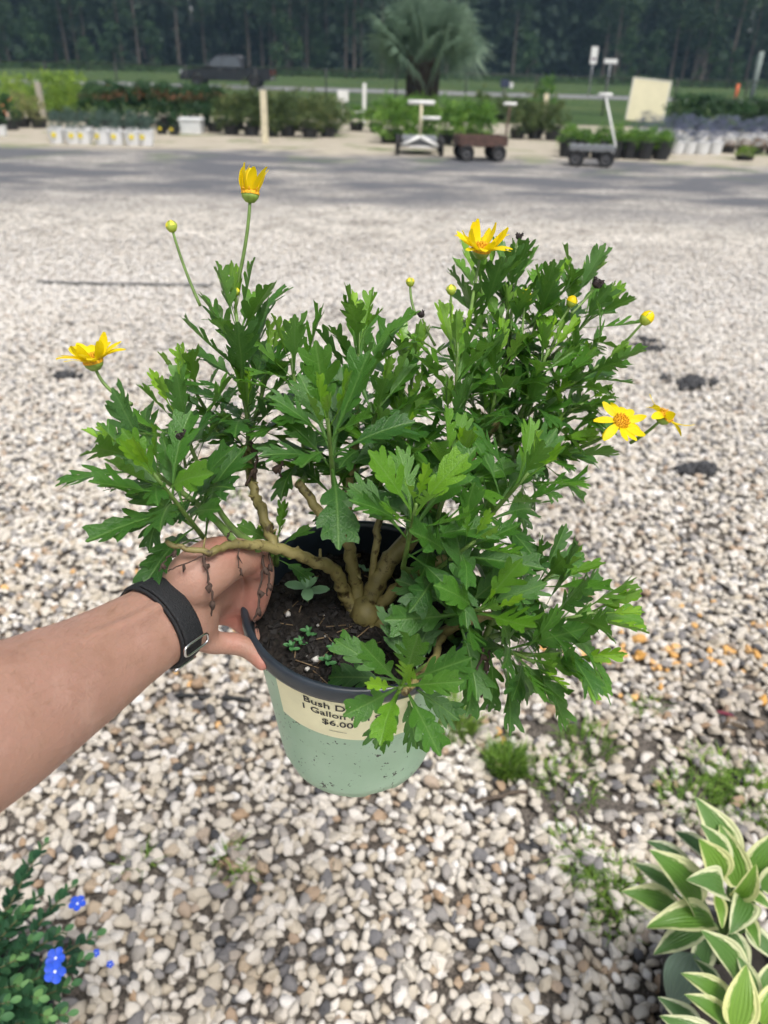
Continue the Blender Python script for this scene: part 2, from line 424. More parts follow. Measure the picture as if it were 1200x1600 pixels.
# dark crumbs of old asphalt showing through the stones
TAR = plain('old_asphalt', (.055, .056, .06), .9, .5, 25, bmp=.8)
for k, (px, py, rx, ry, lab) in enumerate([(1078, 602, 40, 14, 'largest dark asphalt crumb patch out on the gravel yard'), (1092, 740, 40, 9, 'long thin dark asphalt patch on the gravel near the flowers'), (1012, 542, 26, 12, 'small dark asphalt patch behind the largest one'), (95, 596, 30, 9, 'dark asphalt patch on the gravel beyond the single yellow flower')]):
    c = G(px, py); ra = (G(px + rx, py) - c).length; rb = (G(px, py - ry) - G(px, py + ry)).length / 2; rs_ = random.Random(k); mb = MB()
    for i in range(170):
        a = rs_.uniform(0, 6.28); q = abs(rs_.gauss(0, .55)); x, y = c.x + ra * q * math.cos(a), c.y + rb * q * math.sin(a) * .8; s = rs_.uniform(.006, .022) * max(.4, 1.2 - q * .6)
        if mnoise.noise(Vector((x * 7, y * 7, k))) < -.02: continue
        e = Euler((rs_.uniform(0, 6), rs_.uniform(0, 6), rs_.uniform(0, 6))).to_matrix()
        mb.add([Vector((x, y, .022)) + e @ Vector((u * s * rs_.uniform(.7, 1.2), v * s * rs_.uniform(.7, 1.2), w_ * s * rs_.uniform(.5, .9))) for u in (-1, 1) for v in (-1, 1) for w_ in (-1, 1)], [(0, 1, 3, 2), (4, 6, 7, 5), (0, 4, 5, 1), (2, 3, 7, 6), (0, 2, 6, 4), (1, 5, 7, 3)])
    tag(mb.build('asphalt_rubble', TAR, smooth=False), lab, 'rubble', kind='stuff')
# ================================================================== WOOD BEYOND THE ROAD
GA = 2.39996
def cloud(name, n, pt, size, mat, seed, asp=.5, droop=0.0, clumps=0, csize=.2, tilt=.8):
    """many small leaf faces; pt(rs) gives a point, clumps gather them into uneven tufts"""
    rs = random.Random(seed); V, F, T = [], [], []
    cl = [(Vector(pt(rs)), rs.random()) for _ in range(clumps)]
    for i in range(n):
        if clumps:
            c, tn = rs.choice(cl); c = c + Vector((rs.gauss(0, csize), rs.gauss(0, csize), rs.gauss(0, csize * .8)))
        else: c, tn = Vector(pt(rs)), rs.random()
        q = Euler((rs.gauss(0, tilt), rs.gauss(0, tilt) + droop, rs.uniform(0, 6.28))).to_matrix(); s = size * rs.uniform(.6, 1.3); b = len(V)
        for x, y in ((-.5, 0), (0, -asp / 2), (.55, 0), (0, asp / 2)): V.append(tuple(c + q @ Vector((x * s, y * s, 0))))
        F.append((b, b + 1, b + 2, b + 3)); T += [min(1, max(0, tn * .7 + rs.random() * .3))] * 4
    me = bpy.data.meshes.new(name); me.from_pydata(V, [], F); me.materials.append(mat)
    a = me.attributes.new('tone', 'FLOAT', 'POINT'); a.data.foreach_set('value', T); me.update(); return me
PINE = foliage('pine_needles', [(.2, (.014, .034, .020)), (.5, (.028, .06, .028)), (.8, (.055, .10, .040))], .7, .15, .5, .5)
WOODLEAF = foliage('understory_leaf', [(.2, (.018, .045, .022)), (.5, (.035, .08, .03)), (.8, (.07, .13, .045))], .7, .2, .35, .6)
WOODDARK = foliage('deep_wood_leaf', [(.2, (.008, .018, .014)), (.5, (.014, .03, .02)), (.8, (.026, .05, .028))], .8, .08, .3, .6)
def trunk_mat():
    m, t, p = newmat('pine_bark')
    g = nd(t, 'ShaderNodeTexCoord'); mp = nd(t, 'ShaderNodeMapping'); mp.inputs['Scale'].default_value = (9, 9, 2.2); t.links.new(g.outputs['Object'], mp.inputs[0])
    n = noise_(t, 1, 5, mp.outputs[0], .7); oi = nd(t, 'ShaderNodeObjectInfo')
    c = ramp(t, n.outputs[0], [(.35, (.035, .028, .025)), (.6, (.12, .10, .09))]); lt = mixc(t, oi.outputs['Random'], (.6, .6, .6), (1.5, 1.45, 1.4))
    t.links.new(mixc(t, 1.0, c.outputs[0], lt, 'MULTIPLY'), p.inputs['Base Color']); p.inputs['Roughness'].default_value = .9; bump(t, p, n.outputs[0], .6, .05); return m
TRUNK = trunk_mat()
def pine_proto(seed, H, low):
    rs = random.Random(seed); lean = Vector((rs.gauss(0, .02), rs.gauss(0, .02), 0))
    P = [Vector((0, 0, -.1)) + lean * (z * z * .08) + Vector((.05 * math.sin(z * .5 + seed), .04 * math.cos(z * .4), z)) for z in np.linspace(0, H, 14)]
    mb = MB(); mb.tube(P, [.20 * (1 - .8 * i / 13) + (.05 if i == 0 else 0) for i in range(14)], 10)
    for i in range(22):                                     # limbs, dead snags lower down
        z = rs.uniform(2.2, H * .97); f = z / H; j = min(12, int(f * 13)); b = P[j].lerp(P[j + 1], f * 13 - j); a = rs.uniform(0, 6.28)
        l_ = rs.uniform(.5, 1.3) if z < low else (1 - (z - low) / (H - low)) * 2.2 + .6
        mb.tube([b, b + Vector((math.cos(a), math.sin(a), .22)) * l_ * .6, b + Vector((math.cos(a), math.sin(a), .16)) * l_], [.045 * (1.2 - f), .03 * (1.2 - f), .012], 5)
    def pt(r):
        z = low + (H - low) * r.random() ** .8; k = (z - low) / (H - low); rad = (2.3 * (1 - k) ** .8 + .4) * math.sqrt(r.random()) * (.55 + .45 * min(1, k * 5)); a = r.uniform(0, 6.28)
        return (rad * math.cos(a), rad * math.sin(a), z)
    return mb.mesh('trunk', True, (TRUNK,)), cloud('crown', 2600, pt, .55, PINE, seed + 50, .3, .2, 46, .42)
def broad_proto(seed, H):
    rs = random.Random(seed); P = [Vector((.12 * math.sin(z * .9 + seed), .1 * math.cos(z * .8), z - .1)) for z in np.linspace(0, H * .8, 8)]
    mb = MB(); mb.tube(P, [.085 * (1 - .75 * i / 7) for i in range(8)], 8)
    for i in range(12):
        f = rs.uniform(.2, .95); j = min(6, int(f * 7)); b = P[j]; a = rs.uniform(0, 6.28); mb.tube([b, b + Vector((math.cos(a), math.sin(a), .6)) * rs.uniform(.5, 1.3)], [.03, .01], 5)
    def pt(r):
        z = H * r.uniform(.18, 1.0); k = z / H; rad = 1.5 * math.sin(math.pi * min(1, .1 + k * .85)) * math.sqrt(r.random()); a = r.uniform(0, 6.28); return (rad * math.cos(a), rad * math.sin(a), z)
    return mb.mesh('trunk', True, (TRUNK,)), cloud('crown', 1500, pt, .26, WOODLEAF, seed + 80, .6, .3, 34, .26)
PP = [pine_proto(1, 15, 5.2), pine_proto(2, 17, 6.5), pine_proto(3, 14, 4.2), pine_proto(4, 16, 5.6)]
BP = [broad_proto(11, 4.6), broad_proto(12, 6.0), broad_proto(13, 3.6)]
EDGE = G(600, 124).y + 2                 # wood's edge
EDGE = max(EDGE, ROADY + 8)
rs = random.Random(77)
def plant_tree(name, proto, loc, s, rz, label, group, cat='tree'):
    root = empty(name, loc, rz); root.scale = (s, s, s); tag(root, label, cat, group)
    for nm, me in zip(('trunk', 'crown'), proto):
        o = bpy.data.objects.new(nm, me); o.parent = root; link(o)
GAPX = [(300, 7, 5.0), (1165, 8, 6.6)]
def in_gap(x, y, z=99):
    q = CM.inverted() @ Vector((x, y, 4)); px = 600 + FPX * q.x / -q.z
    return any(abs(px - g) < w_ and z > zz for g, w_, zz in GAPX)
n = 0
while n < 64:
    y = EDGE + 1.0 + 24 * rs.random() ** 1.3; x = rs.uniform(-.62, .62) * y
    if in_gap(x, y): continue
    plant_tree('pine_tree', rs.choice(PP), (x, y, 0), rs.uniform(.85, 1.2), rs.uniform(0, 6.28), 'tall pine with bare lower trunk in the wood beyond the road', 'pines of the wood beyond the road'); n += 1
n = 0
while n < 26:
    y = EDGE + .5 + 9 * rs.random() ** 1.2; x = rs.uniform(-.6, .6) * y
    if in_gap(x, y): continue
    plant_tree('understory_tree', rs.choice(BP), (x, y, 0), rs.uniform(.8, 1.3), rs.uniform(0, 6.28), 'small leafy tree growing under the pines beyond the road', 'leafy understory trees of the wood'); n += 1
def wpt(r):
    while True:
        y = EDGE + r.uniform(22, 36); x = r.uniform(-1.05, 1.05) * y; z = 15 * r.random() ** .8
        if not in_gap(x, y, z): return (x, y, z)
tag(mobj('forest', cloud('forest', 82000, wpt, 1.6, WOODDARK, 5, .75, .3, tilt=1.6)), 'dense dark depth of the wood behind the pines', 'forest', kind='stuff')
def upt(r):
    y = EDGE + r.uniform(-1.5, 6); x = r.uniform(-.7, .7) * y; return (x, y, (.9 + .5 * mnoise.noise(Vector((x * .12, 0, 2)))) * r.random() ** .7)
tag(mobj('undergrowth', cloud('undergrowth', 22000, upt, .30, foliage('undergrowth_leaf', [(.2, (.02, .05, .02)), (.5, (.045, .095, .03)), (.8, (.09, .16, .05))], .7, .2, .4, .5), 6, .45, .2)), 'low tangled growth along the edge of the wood', 'undergrowth', kind='stuff')

# ================================================================== THINGS ALONG THE ROAD
STEELP = plain('galvanised_post', (.42, .43, .44), .5, .12, 20, metal=.4); WHITEP = plain('white_paint', (.74, .74, .72), .5, .06, 20)
BLACKM = plain('black_metal', (.015, .016, .018), .5, .2, 20); CHROME = plain('dull_chrome', (.5, .5, .5), .25, .05, 20, metal=1, bmp=0)
def pickup():
    c = G(358, 136.5); root = empty('pickup_truck', (c.x, c.y, .016), 0); tag(root, 'dark pickup truck driving along the road behind the nursery', 'truck')
    root.rotation_euler = (0, 0, math.pi); root.scale = (.97, .97, .88); RM = Matrix.Translation(root.location) @ Matrix.Rotation(math.pi, 4, 'Z')
    paint = plain('dark_paint', (.008, .010, .016), .35, .1, 4, bmp=0, coat=.3); glass = plain('tinted_glass', (.05, .06, .07), .08, .05, 4, bmp=0, spec=.8)
    rub = plain('tyre_rubber', (.012, .012, .013), .8, .2, 20); rimm = plain('alloy_rim', (.05, .05, .055), .35, .1, 10, metal=.8)
    lamp = plain('headlamp_lens', (.72, .75, .8), .1, .04, 10, bmp=0)
    def part(name, build, mat, par=root, smooth=False):
        mb = MB(); build(mb); me = mb.mesh(name, smooth, (mat,)); o = bpy.data.objects.new(name, me); o.parent = par; link(o)
        bv = o.modifiers.new('bevel', 'BEVEL'); bv.width = .03; bv.segments = 2; bv.limit_method = 'ANGLE'; return o
    def prism(mb, prof, y0, y1, taper=0.0):
        n = len(prof); zs = [p[1] for p in prof]; z0, z1 = min(zs), max(zs)
        def sy(y, z): return y * (1 - taper * (z - z0) / (z1 - z0))
        vs = [(x, sy(y0, z), z) for x, z in prof] + [(x, sy(y1, z), z) for x, z in prof]
        mb.add(vs, [tuple(range(n - 1, -1, -1)), tuple(n + i for i in range(n))] + [(i, (i + 1) % n, n + (i + 1) % n, n + i) for i in range(n)])
    def arch(cx, r, n=9): return [(cx + r * math.cos(a), .42 + r * math.sin(a)) for a in [math.pi * (i / (n - 1)) for i in range(n)]]
    L = 2.95   # local +x is the front
    low = [(L, .42), (L, .62), (L - .06, .93), (L - .35, 1.06), (1.45, 1.22), (-2.9, 1.22), (-L, 1.18), (-L, .5), (-2.3, .42)] + list(reversed(arch(-1.85, .46))) + list(reversed(arch(1.9, .46)))
    body = part('body', lambda m: prism(m, low, -.98, .98), paint)
    for s in (-1, 1): part('bed_rim', lambda m, s=s: m.box((-1.95, s * .93, 1.25), (1.9, .08, .06)), BLACKM, body)
    cab = part('cabin', lambda m: prism(m, [(1.45, 1.215), (.62, 1.93), (.2, 2.03), (-.85, 2.03), (-1.15, 1.9), (-1.25, 1.215)], -.93, .93, .16), paint)
    for s in (-1, 1):
        for x0, x1, x2, x3 in ((1.2, .56, .22, .22), (.14, .14, -.82, -1.05)):
            def win(m, s=s, x0=x0, x1=x1, x2=x2, x3=x3):
                q = [(x0, 1.27), (x1, 1.88), (x2, 1.92), (x3, 1.27)]
                vs = [(x, s * (.945 * (1 - .16 * (z - 1.215) / .815)), z) for x, z in q]; vi = [(x, y - s * .02, z) for x, y, z in vs]
                m.add(vs + vi, [(0, 1, 2, 3), (7, 6, 5, 4)] + [(i, (i + 1) % 4, 4 + (i + 1) % 4, 4 + i) for i in range(4)])
            part('window', win, glass, cab)
        part('mirror', lambda m, s=s: m.box((1.0, s * 1.08, 1.32), (.12, .22, .2)), BLACKM)
        part('headlight', lambda m, s=s: m.box((L - .03, s * .74, .88), (.12, .38, .2)), lamp)
        part('tail_light', lambda m, s=s: m.box((-L, s * .88, 1.0), (.06, .16, .32)), plain('tail_red', (.3, .01, .01), .3, .1, 10))
        for x in (.3, -.6): part('door_handle', lambda m, s=s, x=x: m.box((x, s * .995, 1.08), (.18, .03, .04)), CHROME)
        for cx in (-1.85, 1.9):
            w_ = part('wheel', lambda m, s=s, cx=cx: m.lathe([(.24, -.13), (.36, -.13), (.4, -.09), (.4, .09), (.36, .13), (.24, .13)], 28, Matrix.Translation((cx, s * .84, .4)) @ Matrix.Rotation(math.pi / 2, 4, 'X')), rub, root, True)
            part('rim', lambda m, s=s, cx=cx: m.lathe([(.245, -.1), (.22, .02), (.06, .06), (.001, .06), (.001, -.02), (.22, -.06)], 20, Matrix.Translation((cx, s * .92, .4)) @ Matrix.Rotation(math.pi / 2 * s, 4, 'X')), rimm, w_, True)
    part('windscreen', lambda m: m.add([(1.40, -.84, 1.27), (1.40, .84, 1.27), (.70, .76, 1.885), (.70, -.76, 1.885), (1.36, -.84, 1.25), (1.36, .84, 1.25), (.66, .76, 1.865), (.66, -.76, 1.865)], [(0, 1, 2, 3), (7, 6, 5, 4), (0, 4, 5, 1), (2, 6, 7, 3)]), glass, cab)
    part('grille', lambda m: m.box((L + .01, 0, .86), (.08, 1.05, .34)), CHROME); part('bumper', lambda m: m.box((L + .05, 0, .55), (.16, 1.9, .2)), BLACKM); part('rear_bumper', lambda m: m.box((-L - .05, 0, .58), (.14, 1.85, .18)), CHROME)
pickup()

# low chain-link fence between the nursery and the verge: posts, rails and mesh
def fence():
    a, b = G(-60, 176), G(1300, 205); a = Vector((-24, 33.5, 0)); b = Vector((24, 33.5, 0)); H = 1.28
    root = empty('chain_link_fence', (0, 33.5, 0)); tag(root, 'dark chain-link fence between the potted shrubs and the road', 'fence'); d = (b - a)
    n = 18; me = None
    for i in range(n + 1):
        mb = MB(); p = a + d * i / n; mb.tube([p, p + Vector((0, 0, H + .04))], .03, 8); mb.build('post', BLACKM, root)
    mb = MB(); mb.tube([a + Vector((0, 0, H)), b + Vector((0, 0, H))], .022, 8); mb.build('top_rail', BLACKM, root)
    mb = MB(); k = int(d.length / .11)
    for i in range(-12, k):
        for s in (1, -1):
            x0 = i * .11; x1 = x0 + H; q0, q1 = (x0, 0), (x1, H)
            if s == -1: q0, q1 = (x0, H), (x1, 0)
            if x0 < 0 or x1 > d.length: continue
            u = d.normalized(); p0, p1 = a + u * q0[0] + Vector((0, 0, q0[1])), a + u * q1[0] + Vector((0, 0, q1[1])); mb.tube([p0, p1], .0022, 3, False)
    tag(mb.build('wire_mesh', BLACKM, root), kind='stuff')
fence()
def post_thing(name, px, y0, y1, r, mat, label, cat, square=False, extra=None):
    c = G(px, y0); h = HT(c, y1); root = empty(name, (c.x, c.y, 0)); tag(root, label, cat)
    mb = MB()
    if square: mb.box((c.x, c.y, h / 2), (2 * r, 2 * r, h))
    else: mb.tube([(c.x, c.y, 0), (c.x, c.y, h)], r, 10)
    mb.build('post', mat, root, smooth=not square)
    if extra: extra(root, c, h)
    return root
def sign_a(root, c, h):
    mb = MB(); mb.box((c.x, c.y - .05, h - .42), (.42, .02, .95)); mb.build('sign_plate', WHITEP, root, False)
    mb = MB(); mb.box((c.x, c.y - .064, h - .62), (.30, .006, .16)); mb.build('printed_band', plain('sign_grey', (.25, .2, .24), .6), root, False)
post_thing('road_sign', 919, 152, 74, .04, STEELP, 'narrow upright white road sign on a steel post', 'sign', extra=sign_a)
def sign_b(root, c, h):
    mb = MB(); mb.box((c.x, c.y - .05, h - .12), (.85, .02, .25)); mb.build('sign_plate', WHITEP, root, False)
post_thing('street_sign', 946, 152, 92, .035, STEELP, 'wide white sign plate on a thin steel post', 'sign', extra=sign_b)
post_thing('utility_post', 1173, 156, 80, .17, plain('weathered_post', (.20, .24, .22), .8, .2, 6), 'thick grey-green weathered post standing by the road', 'post')
post_thing('marker_post', 1148, 158, 131, .10, plain('orange_marker', (.62, .13, .04), .6), 'short orange marker post in the grass', 'post')
STAKE = plain('pale_timber', (.62, .56, .40), .8, .15, 12); STAKEG = plain('grey_timber', (.36, .33, .27), .85, .15, 12)
post_thing('timber_stake', 415, 224, 141, .06, STAKE, 'tall pale timber stake at the edge of the gravel', 'stake', True)
post_thing('timber_stake', 70, 194, 129, .06, STAKEG, 'grey timber stake between the lime and variegated shrubs', 'stake', True)
post_thing('timber_stake', 848, 200, 146, .06, STAKE, 'pale stake rising among the bushes beside the wagon', 'stake', True)
def cross(root, c, h):
    mb = MB(); mb.box((c.x - .18, c.y, h * .28), (.5, .04, .05)); mb.build('crossbar', WHITEP, root, False)
post_thing('white_stake', 569, 192, 130, .05, WHITEP, 'white stake with a low crossbar near the palm', 'stake', True, cross)
def boxtop(root, c, h):
    mb = MB(); mb.box((c.x, c.y, h), (.30, .30, .28)); mb.build('box', WHITEP, root, False)
post_thing('meter_box', 536, 192, 150, .04, WHITEP, 'small white box on a post beside the white stake', 'box', extra=boxtop)
def mail(root, c, h):
    mb = MB(); mb.box((c.x, c.y, h), (.5, .8, .45)); mb.build('box', plain('navy_box', (.03, .04, .08), .5), root, False)
    mb = MB(); mb.box((c.x + .42, c.y, h - .1), (.22, .5, .3)); mb.build('newspaper_box', WHITEP, root, False)
post_thing('mailbox', 787, 148, 130, .06, STAKEG, 'dark mailbox with a small white box at the roadside', 'mailbox', extra=mail)
# leaning cream board
c = G(1006, 190); root = empty('cream_board', (c.x, c.y, 0)); tag(root, 'large blank cream board standing upright among the pots', 'board')
q = Matrix.Translation((c.x, c.y, 0)) @ Matrix.Rotation(R(4), 4, 'Y') @ Matrix.Rotation(R(-6), 4, 'X'); hb = HT(c, 125)
mb = MB(); mb.box((0, 0, hb / 2), (1.28, .04, hb)); mb.v = [tuple(q @ Vector(v)) for v in mb.v]; mb.build('panel', plain('cream_board', (.72, .66, .46), .6, .05, 3), root, False)
mb = MB()
for x, z, sx_, sz_ in ((-.65, hb / 2, .05, hb), (.65, hb / 2, .05, hb), (0, hb + .02, 1.34, .05)): mb.box((x, 0, z), (sx_, .06, sz_))
mb.v = [tuple(q @ Vector(v)) for v in mb.v]; mb.build('frame', plain('pale_frame', (.62, .60, .52), .6), root, False)

# ================================================================== PALM
def palm():
    c = G(658, 182); root = empty('palm_tree', (c.x, c.y, 0)); tag(root, 'fan palm with a shaggy dark brown trunk rising behind the green bushes', 'palm')
    rs = random.Random(31); hT = HT(c, 98); rT = PX(25, c)
    mb = MB(); mb.tube([c, c + Vector((0, 0, hT * .5)), c + Vector((0, 0, hT))], [rT * .72, rT * .8, rT * .62], 16); brown = plain('palm_trunk', (.05, .036, .03), .9, .5, 10, bmp=.6)
    tr = mb.build('trunk', brown, root); boots = MB()
    for i in range(150):
        z = hT * (i / 150); a = i * GA; b = c + Vector((math.cos(a), math.sin(a), 0)) * rT * .72 + Vector((0, 0, z)); d = Vector((math.cos(a), math.sin(a), 1.5)).normalized()
        boots.tube([b, b + d * .18, b + d * .30], [.07, .05, .03], 5)
    boots.build('leaf_boots', brown, tr, False)
    FR = foliage('palm_frond', [(.2, (.15, .23, .16)), (.5, (.27, .37, .25)), (.8, (.42, .50, .33))], .45, .4, 1.2, .5)
    top = c + Vector((0, 0, hT * .96)); n = 48
    for i in range(n):
        a = i * GA; el = R(np.interp(i / n, [0, .5, 1], [14, 42, 80])) + rs.gauss(0, .1); x = Vector((math.cos(a) * math.cos(el), math.sin(a) * math.cos(el), math.sin(el))); L = rs.uniform(1.1, 1.5)
        b = top + x * L; nrm = x.cross(Vector((0, 0, 1))).normalized(); upv = nrm.cross(x); qr = Matrix.Rotation(rs.uniform(-1.2, 1.2), 3, x); nrm = qr @ nrm; upv = qr @ upv
        mb = MB(); mb.tube(quadbez(top, top + x * L * .6 + Vector((0, 0, .06)), b, 5), [.03, .022, .018, .015, .012], 5)
        for k in range(34):
            f = (k / 33 - .5) * 2; ang = f * 2.25; d = (x * math.cos(ang) + nrm * math.sin(ang) + upv * .18 * math.cos(ang)).normalized(); l_ = rs.uniform(1.1, 1.45) * (1.0 - .25 * abs(f))
            m_ = b + d * l_ * .6; e = b + d * l_ + Vector((0, 0, -.32 * l_ * rs.uniform(.5, 1.3))); s = d.cross(upv).normalized() * .026
            mb.add([b - s * .5, b + s * .5, m_ + s, m_ - s, e], [(0, 1, 2, 3), (3, 2, 4)])
        mb.build('frond', FR, root, False)
palm()

# ================================================================== NURSERY STOCK
WPOT = plain('white_nursery_pot', (.70, .71, .72), .5, .08, 8); YTAG = plain('yellow_tag', (.72, .58, .03), .5)
FOL = {
 'lime': foliage('lime_leaf', [(.2, (.10, .19, .025)), (.5, (.21, .34, .045)), (.8, (.36, .48, .08))], .55, .3, 3, .6),
 'cream': foliage('variegated_leaf', [(.2, (.10, .13, .04)), (.5, (.26, .28, .10)), (.8, (.45, .42, .19))], .55, .3, 5, .8),
 'dark': foliage('dark_leaf', [(.2, (.016, .045, .022)), (.5, (.03, .085, .032)), (.8, (.06, .13, .04))], .5, .2, 3, .6),
 'rust': foliage('rusty_leaf', [(.2, (.05, .06, .025)), (.5, (.14, .085, .04)), (.8, (.27, .13, .07))], .55, .25, 4, .7),
 'olive': foliage('olive_leaf', [(.2, (.04, .065, .025)), (.5, (.085, .13, .04)), (.8, (.16, .19, .07))], .6, .25, 3, .7),
 'green': foliage('fresh_leaf', [(.2, (.055, .13, .025)), (.5, (.12, .26, .04)), (.8, (.24, .40, .07))], .55, .3, 3, .6),
 'blue': foliage('bluegreen_leaf', [(.2, (.04, .075, .065)), (.5, (.085, .14, .11)), (.8, (.16, .22, .18))], .6, .2, 3, .5),
 'violet': foliage('violet_leaf', [(.2, (.06, .08, .09)), (.5, (.11, .13, .20)), (.8, (.19, .21, .32))], .6, .2, 3, .6),
}
PEACH = plain('peach_flower', (.62, .26, .13), .6, .2, 30)
def shrub_mesh(kind, seed, asp=.5, size=.075, n=1400, spiky=0.0):
    def pt(r):
        a = r.uniform(0, 6.28); z = r.random() ** .8; rad = .5 * (math.sin(math.pi * min(1, .22 + .68 * z)) ** .7) * math.sqrt(r.uniform(.1, 1)) * (1 + .25 * math.sin(3 * a + seed)); zz = z * (1 + spiky * r.gauss(0, .25))
        return (rad * math.cos(a), rad * math.sin(a), max(0.0, zz))
    return cloud('foliage', n, pt, size, FOL[kind], seed, asp, .2, 40, .075)
SM = {k: [shrub_mesh(k, 100 + i * 7 + j, **kw) for j in range(2)] for i, (k, kw) in enumerate({'lime': {'n': 1500}, 'cream': {'n': 1500, 'size': .07}, 'dark': {'n': 1500, 'size': .085}, 'rust': {'n': 1200}, 'olive': {'asp': .22, 'size': .12, 'spiky': .5, 'n': 1500}, 'green': {'n': 1500, 'asp': .35, 'size': .1, 'spiky': .3}, 'blue': {'n': 1000, 'size': .1, 'asp': .3, 'spiky': .4}, 'violet': {'n': 1000, 'asp': .3}}.items())}
def potmesh(mat):
    mb = MB(); mb.lathe([(.002, .004), (.37, .002), (.388, 0), (.391, .015), (.40, .10), (.462, .84), (.468, .915), (.47, .93), (.495, .932), (.5, .94), (.5, .99), (.495, 1), (.46, 1), (.44, .86), (.002, .85)], 18); return mb.mesh('pot', True, (mat,))
POTB, POTW = potmesh(plain('black_pot', (.016, .017, .02), .6, .3, 6)), potmesh(WPOT)
RUSTTOP = cloud('new_growth', 260, lambda r: ((lambda a, q: (q * math.cos(a), q * math.sin(a), .82 + .2 * r.random() - q * .35))(r.uniform(0, 6.28), .42 * math.sqrt(r.random()))), .09, FOL['rust'], 9, .5)
def blossom_mesh():
    rs = random.Random(3); mb = MB()
    for i in range(9):
        a = rs.uniform(0, 6.28); z = rs.uniform(.3, .95); q = .45 * math.sin(math.pi * (.2 + .7 * z)); c = Vector((q * math.cos(a), q * math.sin(a), z))
        for k in range(6):
            b = k * 1.047; mb.add([c, c + Vector((.07 * math.cos(b), .07 * math.sin(b), .03)), c + Vector((.07 * math.cos(b + .8), .07 * math.sin(b + .8), .03 * rs.random())), c + Vector((.03, .0, .08))], [(0, 1, 2), (1, 2, 3)])
    return mb.mesh('blossoms', False, (PEACH,))
BLOS = blossom_mesh()
TAGM = (lambda mb: (mb.box((0, -.475, .62), (.26, .05, .28)), mb.mesh('pot_tag', False, (YTAG,)))[1])(MB())
stock_rs = random.Random(55)
def stock(kind, px, y0, y1, wpx, label, group, white=False, pot_h=.2, pot_r=None, tagy=False, fol=1.0, extra=None, name='potted_shrub'):
    c = G(px, y0); h = HT(c, y1); wd = PX(wpx, c); root = empty(name, (c.x, c.y, 0), stock_rs.uniform(-.4, .4) if tagy else stock_rs.uniform(0, 6.28)); tag(root, label, 'potted plant', group)
    pr_ = pot_r or min(.2, wd * .42)
    po = bpy.data.objects.new('pot', POTW if white else POTB); po.parent = root; po.scale = (2 * pr_, 2 * pr_, pot_h); link(po)
    fo = bpy.data.objects.new('foliage', stock_rs.choice(SM[kind])); fo.parent = root; fo.location = (0, 0, pot_h * (.92 if white else .55)); fo.scale = (wd * fol, wd * fol, max(.1, (h - pot_h * .55) * 1.06)); fo.rotation_euler = (0, 0, stock_rs.uniform(0, 6)); link(fo); fo['kind'] = 'stuff'
    if tagy:
        tg = bpy.data.objects.new('pot_tag', TAGM); tg.parent = po; link(tg)
    for e, nm in (extra or ()):
        x = bpy.data.objects.new(nm, e); x.parent = root; x.location = fo.location; x.scale = fo.scale; link(x); x['kind'] = 'stuff'
def row(kind, x0, x1, n, y0, y1, wpx, label, group, jy=3, rows=1, **kw):
    for r_ in range(rows):
        for i in range(n):
            px = x0 + (x1 - x0) * (i + .5 + .25 * (r_ % 2)) / n + stock_rs.uniform(-3, 3)
            stock(kind, px, y0 - r_ * 8 + stock_rs.uniform(-jy, jy) * .4 + (px - (x0 + x1) / 2) * .028, y1 + stock_rs.uniform(-jy, jy) * 1.6 - r_ * 2 + (px - (x0 + x1) / 2) * .028, wpx * stock_rs.uniform(.9, 1.15), label, group, **kw)
row('lime', 74, 134, 3, 188, 122, 34, 'lime green shrub in a black pot behind the grey timber stake', 'lime green shrubs', rows=2)
row('lime', -10, 66, 3, 186, 124, 38, 'lime green shrub standing behind the peach-flowered ones', 'lime shrubs behind the peach flowers')
row('cream', 28, 76, 2, 200, 150, 30, 'cream variegated shrub in a black pot beside the grey stake', 'cream variegated shrubs')
row('dark', -14, 30, 2, 203, 152, 30, 'dark shrub carrying peach coloured flowers', 'peach-flowered shrubs', extra=((BLOS, 'blossoms'),))
stock('dark', 2, 212, 190, 26, 'small dark plant in a white pot below the peach flowers', None, True)
row('dark', 132, 350, 8, 203, 141, 42, 'dark green shrub with rusty new growth in a black pot', 'dark shrubs with rusty tips', rows=2, extra=((RUSTTOP, 'new_growth'),))
row('blue', 78, 240, 7, 226, 186, 27, 'low blue-green plant in a yellow-tagged white pot', 'white pots of low blue-green plants', white=True, pot_h=.26, pot_r=.165, fol=.6, tagy=True, rows=1, jy=1)
row('blue', 82, 242, 7, 217, 184, 30, 'low blue-green plant in a white pot of the second row', 'second row of white pots', white=True, pot_h=.22, pot_r=.14)
row('dark', 244, 280, 2, 210, 196, 17, 'small plant in a black pot with a bright yellow tag', 'small yellow-tagged black pots', tagy=True, pot_h=.2, pot_r=.13)
row('olive', 345, 528, 6, 213, 149, 50, 'feathery olive shrub in a black pot beside the tall timber stake', 'feathery olive shrubs', rows=2)
row('green', 545, 600, 2, 205, 165, 30, 'dark green bush in a black pot left of the palm trunk'.replace('left of', 'next to'), 'bushes next to the palm')
row('green', 590, 765, 6, 226, 163, 46, 'bright green bush in the row under the palm', 'bright green bushes under the palm', rows=2)
row('olive', 735, 792, 2, 190, 146, 34, 'greyish twiggy bush behind the brown wagon', 'twiggy bushes behind the wagon')
stock('green', 850, 182, 126, 34, 'light green feathery conifer behind the wagons', None)
row('olive', 796, 872, 3, 218, 160, 40, 'mixed olive bush standing between the brown wagon and grey cart', 'olive bushes between the carts', rows=2)
row('green', 870, 1045, 7, 248, 202, 32, 'low fresh green plant in a black pot behind the grey cart', 'low green plants behind the grey cart', rows=2, pot_h=.32)
row('dark', 1048, 1215, 6, 206, 158, 46, 'rounded dark bush behind the bed of violet plants', 'rounded dark bushes behind the violet plants')
